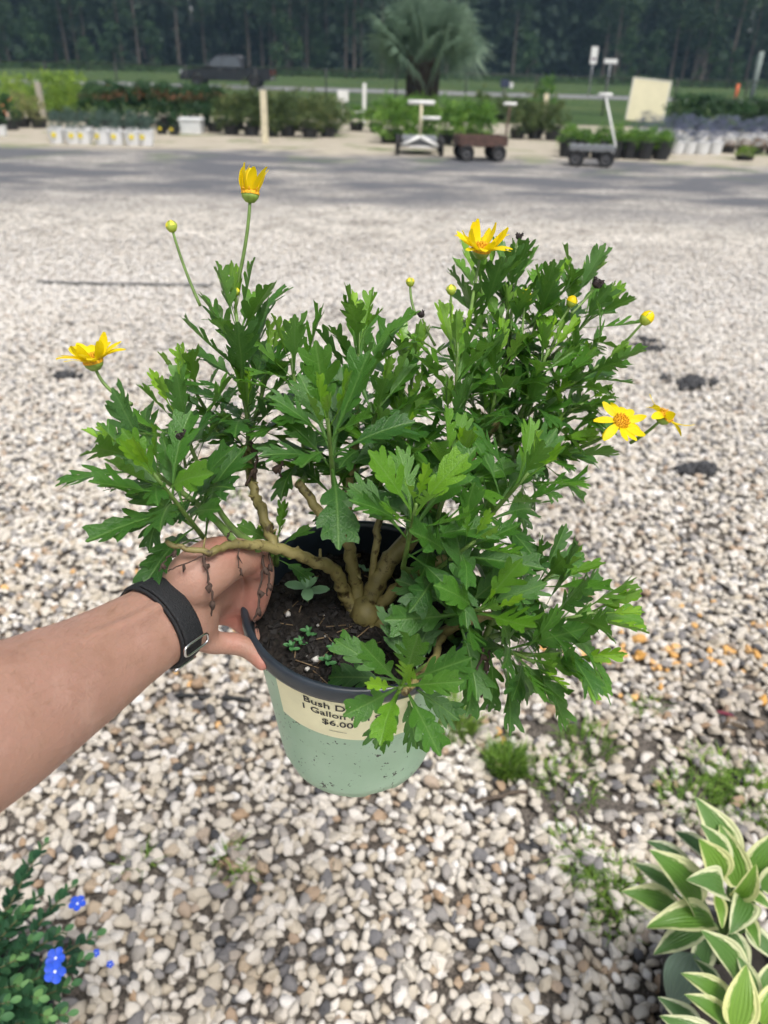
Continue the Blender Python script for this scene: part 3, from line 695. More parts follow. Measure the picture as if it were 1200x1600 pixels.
row('olive', 1040, 1210, 5, 198, 160, 34, 'olive bush growing behind the cream board', 'olive bushes behind the board')
row('violet', 990, 1215, 10, 226, 190, 30, 'low violet-grey plant in a white pot beside the cream board', 'white pots of violet plants', rows=2, white=True, pot_h=.2)
row('violet', 1050, 1125, 4, 240, 206, 26, 'violet-grey plant in a white pot at the front of the bed', 'front white pots of violet plants', white=True, pot_h=.24)
row('rust', 1128, 1215, 4, 240, 222, 26, 'low rust coloured plant next to the violet bed', 'low rust coloured plants', pot_h=.14)
stock('lime', 1163, 250, 230, 36, 'round yellow-green cushion plant in front of the rust coloured ones', None, pot_h=.08)
# square white tub among the dark shrubs
c = G(301, 208); root = empty('white_tub', (c.x, c.y, 0)); tag(root, 'square white tub standing among the dark shrubs', 'tub')
hh = HT(c, 184); wd = PX(34, c); mb = MB(); o_ = MB(); o_.box((0, 0, 0), (1, 1, 1))
bm = bmesh.new(); bmesh.ops.create_cube(bm, size=1.0)
for v in bm.verts: v.co = Vector((v.co.x * wd * (1 if v.co.z > 0 else .88), v.co.y * wd * .8 * (1 if v.co.z > 0 else .88), (v.co.z + .5) * hh)) + Vector((c.x, c.y, 0))
tf = [f for f in bm.faces if f.normal.z > .9]; r_ = bmesh.ops.inset_region(bm, faces=tf, thickness=.03); bmesh.ops.translate(bm, verts=list({v for f in tf for v in f.verts}), vec=(0, 0, -hh * .6))
me = bpy.data.meshes.new('body'); bm.to_mesh(me); bm.free(); mobj('body', me, root, WPOT)
mb = MB(); mb.box((c.x, c.y, hh - .03), (wd * 1.06, wd * .86, .035)); mb.v = mb.v; mb.build('lip', WPOT, root, False)

# ================================================================== CARTS
TYRE = plain('cart_tyre', (.014, .014, .015), .8, .2, 20); GALV = plain('galvanised_steel', (.52, .53, .55), .4, .15, 15, metal=.5); RUSTM = plain('rusty_steel', (.09, .05, .04), .8, .4, 15)
HUBM = plain('dark_hub', (.07, .07, .075), .6, .2, 15); CARTG = plain('grey_mesh_bed', (.20, .21, .22), .6, .25, 40, metal=.2)
def wheel(root, p, r, wdt, rz=0.0):
    M = Matrix.Translation(p) @ Matrix.Rotation(rz, 4, 'Z') @ Matrix.Rotation(math.pi / 2, 4, 'Y')
    mb = MB(); mb.lathe([(r * .62, -wdt / 2), (r * .9, -wdt / 2), (r, -wdt / 4), (r, wdt / 4), (r * .9, wdt / 2), (r * .62, wdt / 2)], 22, M, True); wl = mb.build('wheel', TYRE, root)
    mb = MB(); mb.lathe([(r * .63, -wdt * .35), (r * .2, -wdt * .1), (r * .12, -wdt * .5), (.001, -wdt * .5), (.001, wdt * .5), (r * .12, wdt * .5), (r * .2, wdt * .1), (r * .63, wdt * .35)], 16, M); mb.build('hub', HUBM, wl)
def cart_t():
    c = G(655, 243); root = empty('garden_cart', (c.x, c.y, 0)); tag(root, 'garden cart with a white T-shaped handle and peaked front frame', 'cart')
    wd = PX(68, c); h = HT(c, 160); pk = HT(c, 213)
    for s in (-1, 1):
        for dy in (0, .75): wheel(root, Vector((c.x + s * wd * .5, c.y + dy, .16)), .16, .08)
    mb = MB(); y = c.y - .02
    for s in (-1, 1): mb.tube([(c.x, y, pk), (c.x + s * wd * .42, y - .02, .17)], .035, 8)
    mb.tube([(c.x - wd * .42, y, .15), (c.x + wd * .42, y, .15)], .02, 8); mb.build('front_frame', WHITEP, root)
    mb = MB(); mb.add([(c.x - wd * .38, y + .03, .16), (c.x + wd * .38, y + .03, .16), (c.x, y + .03, pk - .03), (c.x - wd * .38, y + .05, .16), (c.x + wd * .38, y + .05, .16), (c.x, y + .05, pk - .03)], [(0, 1, 2), (5, 4, 3), (0, 3, 4, 1), (1, 4, 5, 2), (2, 5, 3, 0)]); mb.build('front_panel', CARTG, root, False)
    mb = MB(); mb.tube([(c.x, y, pk - .02), (c.x, y, h)], .03, 8); mb.build('handle_pole', STAKE, root)
    mb = MB(); mb.tube([(c.x - PX(20, c), y, h), (c.x + PX(20, c), y, h)], .04, 8); mb.build('handle_grip', WHITEP, root)
    z2 = HT(c, 184); mb = MB(); mb.tube([(c.x, y, z2), (c.x + PX(30, c), y, z2)], .03, 8); mb.build('side_bar', WHITEP, root)
    mb = MB(); mb.box((c.x, c.y + .45, .27), (wd * .8, .95, .05)); mb.build('bed', CARTG, root, False)
    for dy in (0, .75):
        mb = MB(); mb.tube([(c.x - wd * .5, c.y + dy, .16), (c.x + wd * .5, c.y + dy, .16)], .018, 8); mb.build('axle', RUSTM, root)
cart_t()
def wagon(px, y0, wpx, yb, mat, label, rz, grip, handle_y, name, side):
    c = G(px, y0); root = empty(name, (c.x, c.y, 0)); tag(root, label, 'wagon'); L = PX(wpx, c); W_ = L * .62; hb = HT(c, yb)
    Q = Matrix.Translation((c.x, c.y, 0)) @ Matrix.Rotation(rz, 4, 'Z'); r = min(.14, hb * .5)
    for sx_ in (-1, 1):
        for sy_ in (-1, 1): wheel(root, Q @ Vector((sx_ * L * .34, sy_ * W_ * .5, r)), r, .08, rz + math.pi / 2)
    def bx(name_, c_, s_, m_):
        mb = MB(); mb.box(c_, s_); mb.v = [tuple(Q @ Vector(v)) for v in mb.v]; return mb.build(name_, m_, root, False)
    bx('bed', (0, 0, hb - .05), (L, W_, .05), mat)
    for nm, c_, s_ in (('side_board', (0, -W_ * .5, hb - .05), (L, .03, side)), ('side_board', (0, W_ * .5, hb - .05), (L, .03, side)), ('end_board', (-L * .5, 0, hb - .05), (.03, W_ - .04, side)), ('end_board', (L * .5, 0, hb - .05), (.03, W_ - .04, side))): bx(nm, c_, s_, mat)
    for i in range(6): bx('slat', (-L * .42 + i * L * .168, 0, hb - .012), (L * .12, W_ * .92, .02), mat)
    for sx_ in (-1, 1): bx('axle', (sx_ * L * .34, 0, r), (.05, W_, .05), RUSTM); bx('strut', (sx_ * L * .34, 0, (r + hb - .07) / 2), (.06, W_ * .5, hb - .07 - r), mat)
    hz = HT(c, handle_y); mb = MB(); mb.tube([Q @ Vector((L * .45, -W_ * .1, r)), Q @ Vector((L * .52, -W_ * .1, hb)), Q @ Vector((L * grip[0], -W_ * .1, hz))], .018, 8); mb.build('handle_pole', grip[1], root)
    mb = MB(); mb.tube([Q @ Vector((L * grip[0] - .12, -W_ * .1, hz)), Q @ Vector((L * grip[0] + .12, -W_ * .1, hz))], .028, 8); mb.build('handle_grip', WHITEP, root)
wagon(748, 250, 74, 214, RUSTM, 'rusty brown wagon with high sides next to the T-handled cart', R(8), (.55, RUSTM), 161, 'brown_wagon', .16)
wagon(921, 259, 66, 226, CARTG, 'grey flat wagon with an upright white handle in front of green pots', R(-10), (.12, WHITEP), 147, 'grey_wagon', .07)

# thin summer haze over the whole place
def haze():
    mb = MB(); mb.box((0, 78, 10.5), (336, 232, 23)); o = mb.build('haze', None, smooth=False) if False else None
    me = mb.mesh('haze', False); m = bpy.data.materials.new('haze'); m.use_nodes = True; t = m.node_tree; t.nodes.clear()
    v = t.nodes.new('ShaderNodeVolumePrincipled'); v.inputs['Color'].default_value = (.50, .76, 1.0, 1); v.inputs['Density'].default_value = HAZE; v.inputs['Anisotropy'].default_value = .2
    ou = t.nodes.new('ShaderNodeOutputMaterial'); t.links.new(v.outputs[0], ou.inputs['Volume']); me.materials.append(m)
    tag(mobj('haze', me), 'thin bluish haze lying over the yard and the wood', 'haze', kind='stuff')
HAZE = .0006
haze()
# ================================================================== POTTED BUSH DAISY
PC = Vector((-0.01652, -0.05842, -0.53654)); PA = Vector((0.03969, 0.76944, 0.63749)).normalized()   # rim centre and axis seen from the camera
pot_c = C3(PC); pot_a = CD(PA)
vdir = (cam.matrix_world.translation - pot_c); vdir = (vdir - pot_a * vdir.dot(pot_a)).normalized()   # side of the pot turned to the viewer
pot_s = pot_a.cross(vdir).normalized()
POTH, RT, RB = .1615, .0785, .0612
PM = Matrix((( pot_s.x, -vdir.x, pot_a.x, pot_c.x), (pot_s.y, -vdir.y, pot_a.y, pot_c.y), (pot_s.z, -vdir.z, pot_a.z, pot_c.z), (0, 0, 0, 1)))
# pot space: x to the viewer's right, -y to the viewer, z up along the axis, rim top at z = 0
base = PM @ Vector((0, 0, -POTH))
plant = empty('potted_bush_daisy', base)
tag(plant, 'flowering bush daisy in a sage green plastic nursery pot, gripped by one hand', 'potted plant')

def leaf_mat(name, src):
    m, t, p = newmat(name)
    at = nd(t, 'ShaderNodeAttribute', attribute_name='tint', attribute_type=src)
    uv = nd(t, 'ShaderNodeUVMap', uv_map='UVMap'); sx = nd(t, 'ShaderNodeSeparateXYZ'); t.links.new(uv.outputs[0], sx.inputs[0])
    g = nd(t, 'ShaderNodeTexCoord'); n = noise_(t, 45, 3, g.outputs['Object'])
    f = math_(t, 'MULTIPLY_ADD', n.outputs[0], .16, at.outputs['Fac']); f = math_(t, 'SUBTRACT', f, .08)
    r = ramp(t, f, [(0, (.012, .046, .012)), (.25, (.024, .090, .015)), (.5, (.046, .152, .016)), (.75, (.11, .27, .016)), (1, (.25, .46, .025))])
    # pale midrib and slanting side veins
    av = math_(t, 'ABSOLUTE', sx.outputs[1])
    mid = nd(t, 'ShaderNodeMapRange'); t.links.new(av, mid.inputs[0]); mid.inputs[1].default_value = .018; mid.inputs[2].default_value = .004
    wv = math_(t, 'SINE', math_(t, 'MULTIPLY', math_(t, 'SUBTRACT', sx.outputs[0], math_(t, 'MULTIPLY', av, .9)), 44.0))
    vein = nd(t, 'ShaderNodeMapRange'); t.links.new(wv, vein.inputs[0]); vein.inputs[1].default_value = .86; vein.inputs[2].default_value = 1.0
    vv = math_(t, 'MAXIMUM', math_(t, 'MULTIPLY', mid.outputs[0], .42), math_(t, 'MULTIPLY', vein.outputs[0], .16))
    c = mixc(t, vv, r.outputs[0], (.16, .30, .07))
    # dull bluish underside
    gm = nd(t, 'ShaderNodeNewGeometry'); c = mixc(t, math_(t, 'MULTIPLY', gm.outputs['Backfacing'], .35), c, (.10, .19, .09))
    t.links.new(c, p.inputs['Base Color']); p.inputs['Roughness'].default_value = .37; p.inputs['Specular IOR Level'].default_value = .5
    bump(t, p, math_(t, 'SUBTRACT', n.outputs[0], vv), .45, .0016)
    tr = nd(t, 'ShaderNodeBsdfTranslucent'); t.links.new(mixc(t, .5, c, (.22, .48, .015)), tr.inputs['Color'])
    mx = nd(t, 'ShaderNodeMixShader'); mx.inputs[0].default_value = .28
    t.links.new(p.outputs[0], mx.inputs[1]); t.links.new(tr.outputs[0], mx.inputs[2]); t.links.new(mx.outputs[0], t.nodes['Material Output'].inputs[0])
    return m
LEAF_O, LEAF_G = leaf_mat('daisy_leaf', 'OBJECT'), leaf_mat('daisy_leaf_mass', 'GEOMETRY')

def leaf_data(seed, droop, fold, nl=4, wide=1.0):
    """lobed leaf along +x, upper face +z, unit length"""
    rs = random.Random(seed)
    V, F = [], []
    def ad(x, y, z=0.0): V.append([x, y, z]); return len(V) - 1
    def ws(t): return wide * (.016 + .050 * max(0, min(1, (t - .16) / .5)) ** 1.3 * (1 - .5 * max(0, (t - .75) / .25)))
    m0 = ad(0, 0); edges = {}
    ts = [0, .16, .30]; tl0 = .34
    starts = [tl0 + (0.86 - tl0) * i / nl for i in range(nl + 1)]
    mids = [m0] + [ad(x, 0) for x in ts[1:]] + [ad(x, 0) for x in starts]
    allt = ts + starts
    for sgn in (1, -1):
        def fc(*ix): F.append(tuple(ix) if sgn == 1 else tuple(reversed(ix)))
        prev = ad(0, sgn * .016); pm = mids[0]
        for k, x in enumerate(allt[1:4]):
            q = ad(x, sgn * ws(x)); fc(pm, mids[k + 1], q, prev); prev, pm = q, mids[k + 1]
        for k in range(nl):
            t0, t1 = starts[k], starts[k + 1]; i0 = 3 + k
            rel = (k + .5) / nl
            ln = wide * (.10 + .125 * math.sin(math.pi * min(1, .16 + rel * .60))) * rs.uniform(.78, 1.22)
            q = ad(t1, sgn * ws(t1)); ph = R(41 - 12 * rel) + rs.gauss(0, .09); dx_, dy_ = math.cos(ph), math.sin(ph)
            wl = (t1 - t0) * rs.uniform(.27, .34); mx_, my_ = (t0 + t1) / 2, (ws(t0) + ws(t1)) / 2; zt = rs.uniform(-.05, .05)
            def lp(f, s_): return ad(mx_ + dx_ * ln * f - dy_ * wl * s_, sgn * (my_ + dy_ * ln * f + dx_ * wl * s_), zt * f)
            a = lp(.45, 1.0); a2 = lp(.84, .62); b = lp(1.0, -.05); b2 = lp(.80, -.72); c = lp(.40, -.85)
            if rs.random() < .6:                       # a second small tooth on the lobe's fore edge
                tth = lp(.66, -1.75); fc(c, tth, b2)
            fc(mids[i0], mids[i0 + 1], q, prev)
            fc(prev, q, c, a); fc(a, c, b2, b, a2)
            prev = q
        if sgn == 1: eL = prev
        else: eR = prev
    # three-toothed end
    mt = mids[-1]; tip = ad(1.0, rs.uniform(-.012, .012), rs.uniform(-.03, .02))
    for sgn, e in ((1, eL), (-1, eR)):
        sh = ad(.93, sgn * .06 * wide, .01); s2 = ad(.945, sgn * .034 * wide, 0); tp = ad(.985, sgn * .022 * wide, 0)
        kn = ad(.90, sgn * .066 * wide, .015)
        f1 = [(mt, s2, sh, kn, e), (mt, tip, tp, s2)]
        for f in f1: F.append(f if sgn == 1 else tuple(reversed(f)))
    out = []
    tw = rs.uniform(-.25, .25)
    for x, y, z in V:
        z += fold * abs(y) + .012 * math.sin(x * 17 + seed) * (abs(y) * 8)
        yy = y * math.cos(tw * x) - z * math.sin(tw * x); zz = y * math.sin(tw * x) + z * math.cos(tw * x)
        ang = droop * x; 
        if abs(droop) > 1e-3:
            bx_ = math.sin(ang) / droop; bz = -(1 - math.cos(ang)) / droop
        else: bx_, bz = x, 0
        out.append((bx_ + zz * math.sin(ang), yy, bz + zz * math.cos(ang)))
    return out, F, [(v[0], v[1]) for v in V]
def leaf_mesh(name, data, mat):
    vs, fs, uv = data
    me = bpy.data.meshes.new(name); me.from_pydata(vs, [], fs)
    ul = me.uv_layers.new(name='UVMap')
    lv = [0] * len(me.loops); me.loops.foreach_get('vertex_index', lv)
    ul.data.foreach_set('uv', [q for i in lv for q in uv[i]])
    me.polygons.foreach_set('use_smooth', [True] * len(fs)); me.materials.append(mat); me.update(); return me
LD = {'young': [leaf_data(s, d, f, 3, .82) for s, d, f in ((1, -.35, .55), (2, -.1, .5), (3, .2, .4))],
      'mid': [leaf_data(s, d, f, 3 + (s % 3 == 0), 1.08) for s, d, f in ((11, .25, .26), (12, .55, .2), (13, .05, .34), (14, .75, .16), (15, -.15, .28), (16, .4, .3))],
      'old': [leaf_data(s, d, f, 3 + (s % 2 == 0), 1.15) for s, d, f in ((21, .6, .12), (22, .95, .1), (23, 1.25, .16), (24, .4, .2), (25, .75, .05))]}
LMESH = {k: [leaf_mesh('leaf', d, LEAF_O) for d in v] for k, v in LD.items()}

STEM_G = plain('green_stem', (.13, .22, .05), .5, .25, 120)
def bark_mat():
    m, t, p = newmat('woody_branch')
    g = nd(t, 'ShaderNodeTexCoord'); n = noise_(t, 130, 5, g.outputs['Object'], .65); n2 = noise_(t, 35, 3, g.outputs['Object'])
    c = ramp(t, n2.outputs[0], [(.3, (.09, .08, .026)), (.5, (.18, .15, .05)), (.7, (.27, .23, .09))])
    d = ramp(t, n.outputs[0], [(.36, (.22, .16, .1)), (.46, (1, 1, 1))])
    t.links.new(mixc(t, 1.0, c.outputs[0], d.outputs[0], 'MULTIPLY'), p.inputs['Base Color']); p.inputs['Roughness'].default_value = .6
    bump(t, p, n.outputs[0], .5, .0015); return m
BARK = bark_mat()
DRY = plain('dry_brown', (.05, .03, .022), .85, .5, 200)

# woody branches out of the soil; (x, y, distance, radius in mm)
BR = {
 'a': [(560, 962, .556, 6.0), (540, 930, .55, 5.0), (524, 893, .535, 4.4), (478, 872, .513, 4.2), (425, 856, .497, 3.6), (368, 851, .476, 2.7), (318, 863, .460, 2.0), (262, 848, .458, 1.4)],
 'a2': [(428, 854, .497, 3.2), (410, 800, .512, 3.4), (396, 765, .525, 3.2), (384, 700, .54, 3.0)],
 'b': [(562, 950, .556, 5.0), (550, 885, .545, 4.6), (537, 838, .53, 4.2), (500, 800, .523, 3.6), (468, 755, .52, 3.0)],
 'b2': [(537, 840, .53, 3.0), (545, 770, .53, 2.8), (555, 690, .53, 2.6)],
 'c': [(570, 955, .556, 7.5), (598, 892, .55, 7.0), (632, 852, .548, 6.4), (680, 790, .555, 5.0), (730, 720, .575, 4.0), (780, 650, .59, 3.4)],
 'd': [(580, 915, .553, 2.4), (588, 850, .54, 2.6), (600, 780, .535, 2.4), (640, 690, .54, 2.2)],
 'e': [(585, 955, .553, 4.5), (622, 918, .54, 4.2), (660, 890, .525, 3.6), (700, 868, .515, 3.0)],
 'f': [(578, 968, .556, 4.5), (625, 985, .54, 4.2), (680, 990, .525, 4.0), (740, 968, .51, 3.2), (800, 955, .51, 2.6)],
 'g': [(694, 988, .525, 2.8), (672, 1040, .49, 2.6), (630, 1085, .462, 2.4)],
}
for k, pts in BR.items():
    P = spline([U(*q[:3]) for q in pts], 7)
    r = np.interp(np.linspace(0, len(pts) - 1, len(P)), range(len(pts)), [q[3] * .001 for q in pts])
    rs = random.Random(k)
    P = [p + Vector((rs.gauss(0, .0006), rs.gauss(0, .0006), rs.gauss(0, .0006))) for p in P]
    r = [x * (1 + rs.uniform(-.08, .12)) for x in r]
    mb = MB(); mb.tube(P, r, 9)
    for j in range(3, len(P) - 2, 3):          # leaf scars and snags
        if rs.random() < .5:
            d = Vector((rs.gauss(0, 1), rs.gauss(0, 1), rs.gauss(0, 1))).normalized()
            mb.tube([P[j], P[j] + d * (r[j] * 1.1 + rs.uniform(.0, .006))], [r[j] * .4, r[j] * .22], 5)
    mb.build('branch', BARK, plant)

# roots and crown knot
mb = MB(); rs = random.Random(4); c0 = U(572, 958, .552)
mb.tube([U(575, 985, .562), U(572, 958, .550), U(566, 935, .553)], [.006, .012, .007], 10)
for a in [(480, 985, .574), (505, 945, .578), (520, 1000, .566), (560, 1010, .555), (600, 1005, .552), (590, 1020, .548), (540, 1015, .558)]:
    q = U(*a); mid_ = (c0 + q) / 2 + pot_a * .006
    mb.tube(quadbez(c0, mid_, q, 6), [.0032, .003, .0028, .0024, .002, .0012], 6)
mb.build('crown_knot', BARK, plant)

# leafy shoots: tip (x, y, distance), growing direction (right, up, towards the viewer), leaves, leaf size, branch it leaves
SH = [
 (240, 740, .455, -.22, .55, .80, 24, 1.12, 'a'), (272, 640, .50, -.30, .85, .35, 18, 1.0, 'a'), (196, 705, .48, -.65, .55, .45, 14, 1.1, 'a'), 
 (368, 482, .52, -.05, .93, .30, 34, 1.12, 'a2'), (298, 600, .55, -.42, .80, .3, 15, .95, 'a2'), (425, 560, .55, .30, .85, .3, 18, .95, 'a2'),
 (385, 630, .54, .05, .80, .5, 16, .9, 'a2'),  
 (512, 655, .46, .0, .55, .80, 26, 1.15, 'b'), (455, 560, .52, -.1, .92, .35, 20, 1.05, 'b'), (560, 520, .52, .03, .93, .33, 26, 1.1, 'b2'), (600, 610, .51, .3, .8, .5, 18, 1.0, 'b2'),
    
 (648, 560, .56, .12, .92, .3, 20, .95, 'd'), (612, 695, .515, .2, .7, .6, 16, .95, 'd'),  (640, 640, .54, .2, .8, .45, 14, .9, 'd'),
 (715, 535, .53, .0, .93, .35, 30, 1.0, 'c'), (752, 430, .60, -.02, .93, .2, 24, 1.0, 'c'), (808, 425, .62, .1, .92, .2, 22, .95, 'c'),
 (850, 460, .60, .2, .88, .35, 20, .95, 'c'), (905, 445, .62, .35, .85, .2, 20, .95, 'c'), (935, 485, .61, .65, .65, .2, 16, .95, 'c'),
 (858, 545, .565, .3, .8, .45, 22, 1.0, 'c'), (945, 565, .59, .75, .5, .3, 20, 1.02, 'c'), (912, 630, .60, .7, .4, .3, 18, .95, 'c'), (895, 700, .60, .75, .25, .3, 16, .9, 'c'),
 (782, 565, .56, .1, .88, .4, 20, 1.0, 'c'), (762, 650, .58, .1, .8, .4, 16, .9, 'c'), (700, 645, .55, -.1, .8, .45, 16, .95, 'c'), (832, 630, .585, .3, .7, .4, 18, .95, 'c'),
  (800, 500, .59, .05, .9, .35, 18, .95, 'c'), (890, 590, .60, .5, .7, .35, 16, .95, 'c'),  (850, 690, .59, .4, .6, .4, 14, .9, 'c'),
 (650, 788, .455, .08, .55, .82, 20, 1.12, 'e'), (742, 845, .475, .4, .4, .78, 17, 1.0, 'e'), (825, 740, .50, .42, .58, .68, 25, 1.12, 'c'), (712, 720, .505, .2, .75, .55, 18, 1.0, 'c'), 
 (762, 950, .475, .35, .2, .88, 21, 1.1, 'f'), (935, 955, .50, .88, .28, .38, 25, 1.1, 'f'), (865, 895, .52, .6, .55, .5, 18, 1.0, 'f'),
 (835, 1035, .50, .45, -.12, .8, 19, 1.05, 'f'), (895, 1030, .51, .8, .0, .5, 15, 1.0, 'f'),
 (624, 1076, .442, -.08, .12, .9, 17, 1.0, 'g'), (433, 838, .522, .1, .5, .7, 10, .6, 'a2'),
]
LEAF_LEN = .0500
leaves = []           # (shoot, kind, variant, matrix, tint)
stems = []
GA = 2.39996
branch_pts = {k: spline([U(*q[:3]) for q in pts], 7) for k, pts in BR.items()}
for si, (px, py, Z, dx, dy, dz, n, scl, brn) in enumerate(SH):
    rs = random.Random(100 + si)
    tip = U(px, py, Z); d = CD((dx, dy, dz))
    L = n * .0036 * (.8 + .2 * scl)
    b0 = tip - d * L
    cand = branch_pts[brn]
    j = min(range(len(cand) // 3, len(cand)), key=lambda q: (cand[q] - b0).length)
    P = quadbez(cand[j], b0 - d * ((b0 - cand[j]).length * .45), b0, 8)[:-1] + [b0 + d * (L * q / 6) for q in range(7)]
    r = [.0026 - .0016 * q / (len(P) - 1) for q in range(len(P))]
    mb = MB(); mb.tube(P, [x * (.8 + .3 * scl) for x in r], 6)
    st = mb.build('stem', STEM_G, plant); stems.append(st)
    q0 = d.to_track_quat('Z', 'Y')
    off = rs.uniform(0, 6.28); sh_t = rs.gauss(0, .05) - (.05 if Z > .57 else 0)
    for i in range(n):
        t = i / (n - 1)                    # 0 oldest, 1 at the growing tip
        s = L * (t ** .9)
        az = off + i * GA + rs.gauss(0, .18)
        if t > .86: kind = 'young'; ln = .5 + .35 * (1 - t) / .14
        elif t > .45: kind = 'mid'; ln = .88 + .22 * (.86 - t) / .41
        else: kind = 'old'; ln = .98 - .12 * (.45 - t)
        ln *= LEAF_LEN * scl * rs.uniform(.82, 1.15)
        el = R(np.interp(t, [0, .3, .6, .85, 1], [82, 66, 49, 31, 12])) + rs.gauss(0, .13)
        radial = q0 @ Vector((math.cos(az), math.sin(az), 0))
        x = (radial * math.sin(el) + d * math.cos(el)).normalized()
        # leaves lift towards the light a little
        x = (x + Vector((0, 0, .12))).normalized()
        z = (d - x * d.dot(x)); z = z.normalized() if z.length > 1e-3 else radial
        z = (z + Vector((0, 0, .35))); z = (z - x * z.dot(x)).normalized()
        y = z.cross(x)
        M = Matrix(((x.x, y.x, z.x, 0), (x.y, y.y, z.y, 0), (x.z, y.z, z.z, 0), (0, 0, 0, 1))) @ Matrix.Rotation(rs.gauss(0, .18), 4, 'X')
        M = Matrix.Translation(b0 + d * s + radial * .0012) @ M @ Matrix.Diagonal((ln, ln * rs.uniform(.72, .98), ln, 1))
        tq = CM.inverted() @ (M @ Vector((.6, 0, 0))); tx_, ty_ = 600 + FPX * tq.x / -tq.z, 800 - FPX * tq.y / -tq.z
        if brn != 'g' and si != len(SH) - 1 and ((395 < tx_ < 655 and 812 < ty_ < 1010) or (345 < tx_ < 500 and 735 < ty_ < 845)): continue   # the middle stays open to the soil
        if 285 < tx_ < 400 and 862 < ty_ < 1010: continue          # nothing grows through the hand
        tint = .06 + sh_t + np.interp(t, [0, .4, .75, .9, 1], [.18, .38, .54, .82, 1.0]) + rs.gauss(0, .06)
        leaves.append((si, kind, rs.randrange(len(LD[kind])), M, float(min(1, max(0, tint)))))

# how much of each leaf the view shows: coarse depth buffer, the 300 most visible become objects of their own
def leaf_visibility():
    W_, H_ = 400, 534; zb = np.full((H_, W_), 9.0); own = np.full((H_, W_), -1, int)
    CI = np.array(CM.inverted())
    for li, (si, kind, vi, M, _) in enumerate(leaves):
        vs, fs, _u = LD[kind][vi]
        V = np.array(vs) @ np.array(M)[:3, :3].T + np.array(M)[:3, 3]
        V = V @ CI[:3, :3].T + CI[:3, 3]
        pts = []
        for f in fs:
            q = V[list(f)]; c = q.mean(0)
            for k in (0, .35, .7, 1): pts.append(c + (q - c) * k)
        Q = np.concatenate(pts); z = -Q[:, 2]
        ix = ((600 + FPX * Q[:, 0] / z) / 3).astype(int); iy = ((800 - FPX * Q[:, 1] / z) / 3).astype(int)
        ok = (ix >= 0) & (ix < W_) & (iy >= 0) & (iy < H_)
        for a, b, c in zip(ix[ok], iy[ok], z[ok]):
            if c < zb[b, a]: zb[b, a] = c; own[b, a] = li
    return np.bincount(own[own >= 0], minlength=len(leaves))
vis = leaf_visibility()
order = list(np.argsort(-vis)); own_leaf = set(int(q) for q in order[:300])
mv, mf, muv, mt_ = [], [], [], []
for li, (si, kind, vi, M, tint) in enumerate(leaves):
    if li in own_leaf:
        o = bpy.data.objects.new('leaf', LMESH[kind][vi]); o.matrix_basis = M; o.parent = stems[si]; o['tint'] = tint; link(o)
    else:
        vs, fs, uv = LD[kind][vi]; b = len(mv)
        mv += [tuple(M @ Vector(v)) for v in vs]; mf += [tuple(q + b for q in f) for f in fs]; muv += uv; mt_ += [tint] * len(vs)
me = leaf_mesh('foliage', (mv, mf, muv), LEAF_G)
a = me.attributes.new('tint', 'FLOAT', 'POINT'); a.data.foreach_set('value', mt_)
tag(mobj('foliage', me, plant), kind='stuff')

# ------------------------------------------------------------------ flowers and buds
def petal_mat():
    m, t, p = newmat('yellow_petal')
    g = nd(t, 'ShaderNodeTexCoord'); mp = nd(t, 'ShaderNodeMapping'); mp.inputs['Scale'].default_value = (25, 400, 25)
    t.links.new(g.outputs['Object'], mp.inputs[0]); n = noise_(t, 1, 3, mp.outputs[0])
    c = ramp(t, n.outputs[0], [(.3, (.86, .62, .004)), (.6, (.92, .76, .008))])
    t.links.new(c.outputs[0], p.inputs['Base Color']); p.inputs['Roughness'].default_value = .5; p.inputs['Specular IOR Level'].default_value = .3
    bump(t, p, n.outputs[0], .2, .0006)
    tr = nd(t, 'ShaderNodeBsdfTranslucent'); t.links.new(c.outputs[0], tr.inputs['Color'])
    mx = nd(t, 'ShaderNodeMixShader'); mx.inputs[0].default_value = .35
    t.links.new(p.outputs[0], mx.inputs[1]); t.links.new(tr.outputs[0], mx.inputs[2]); t.links.new(mx.outputs[0], t.nodes['Material Output'].inputs[0])
    return m
PETAL = petal_mat()
DISC = plain('daisy_disc', (.70, .36, .006), .7, .35, 900, bmp=.4)
CUP = plain('flower_cup', (.22, .33, .05), .5, .2, 200)
BUDM = plain('bud_green', (.34, .42, .05), .5, .2, 200)
SPENT = plain('spent_head', (.022, .014, .014), .8, .5, 300)
def petal_mesh(seed, curl):
    rs = random.Random(seed); mb = MB(); n = 7; wd = [.0013, .0022, .0027, .0028, .0026, .0020, .0007]
    vs = []
    for i in range(n):
        x = i / (n - 1); ang = curl * x; bx = math.sin(ang) / curl; bz = -(1 - math.cos(ang)) / curl
        for k, s in enumerate((-1, -.45, 0, .45, 1)):
            vs.append((bx, s * wd[i] / .0145, bz + (.02 if k in (1, 3) else 0) + .05 * abs(s) ** 2 * (1 - x) + (rs.uniform(-.01, .01))))
    fs = [(i * 5 + k, (i + 1) * 5 + k, (i + 1) * 5 + k + 1, i * 5 + k + 1) for i in range(n - 1) for k in range(4)]
    mb.add(vs, fs); return mb.mesh('petal', True, (PETAL,))
PETALS = [petal_mesh(1, .5), petal_mesh(2, -.35), petal_mesh(3, .9), petal_mesh(4, -.8)]
def frame(axis, up=(0, 0, 1)):
    z = axis.normalized(); x = Vector(up).cross(z)
    if x.length < 1e-3: x = Vector((1, 0, 0)).cross(z)
    x.normalize(); y = z.cross(x)
    return Matrix(((x.x, y.x, z.x), (x.y, y.y, z.y), (x.z, y.z, z.z))).to_4x4()
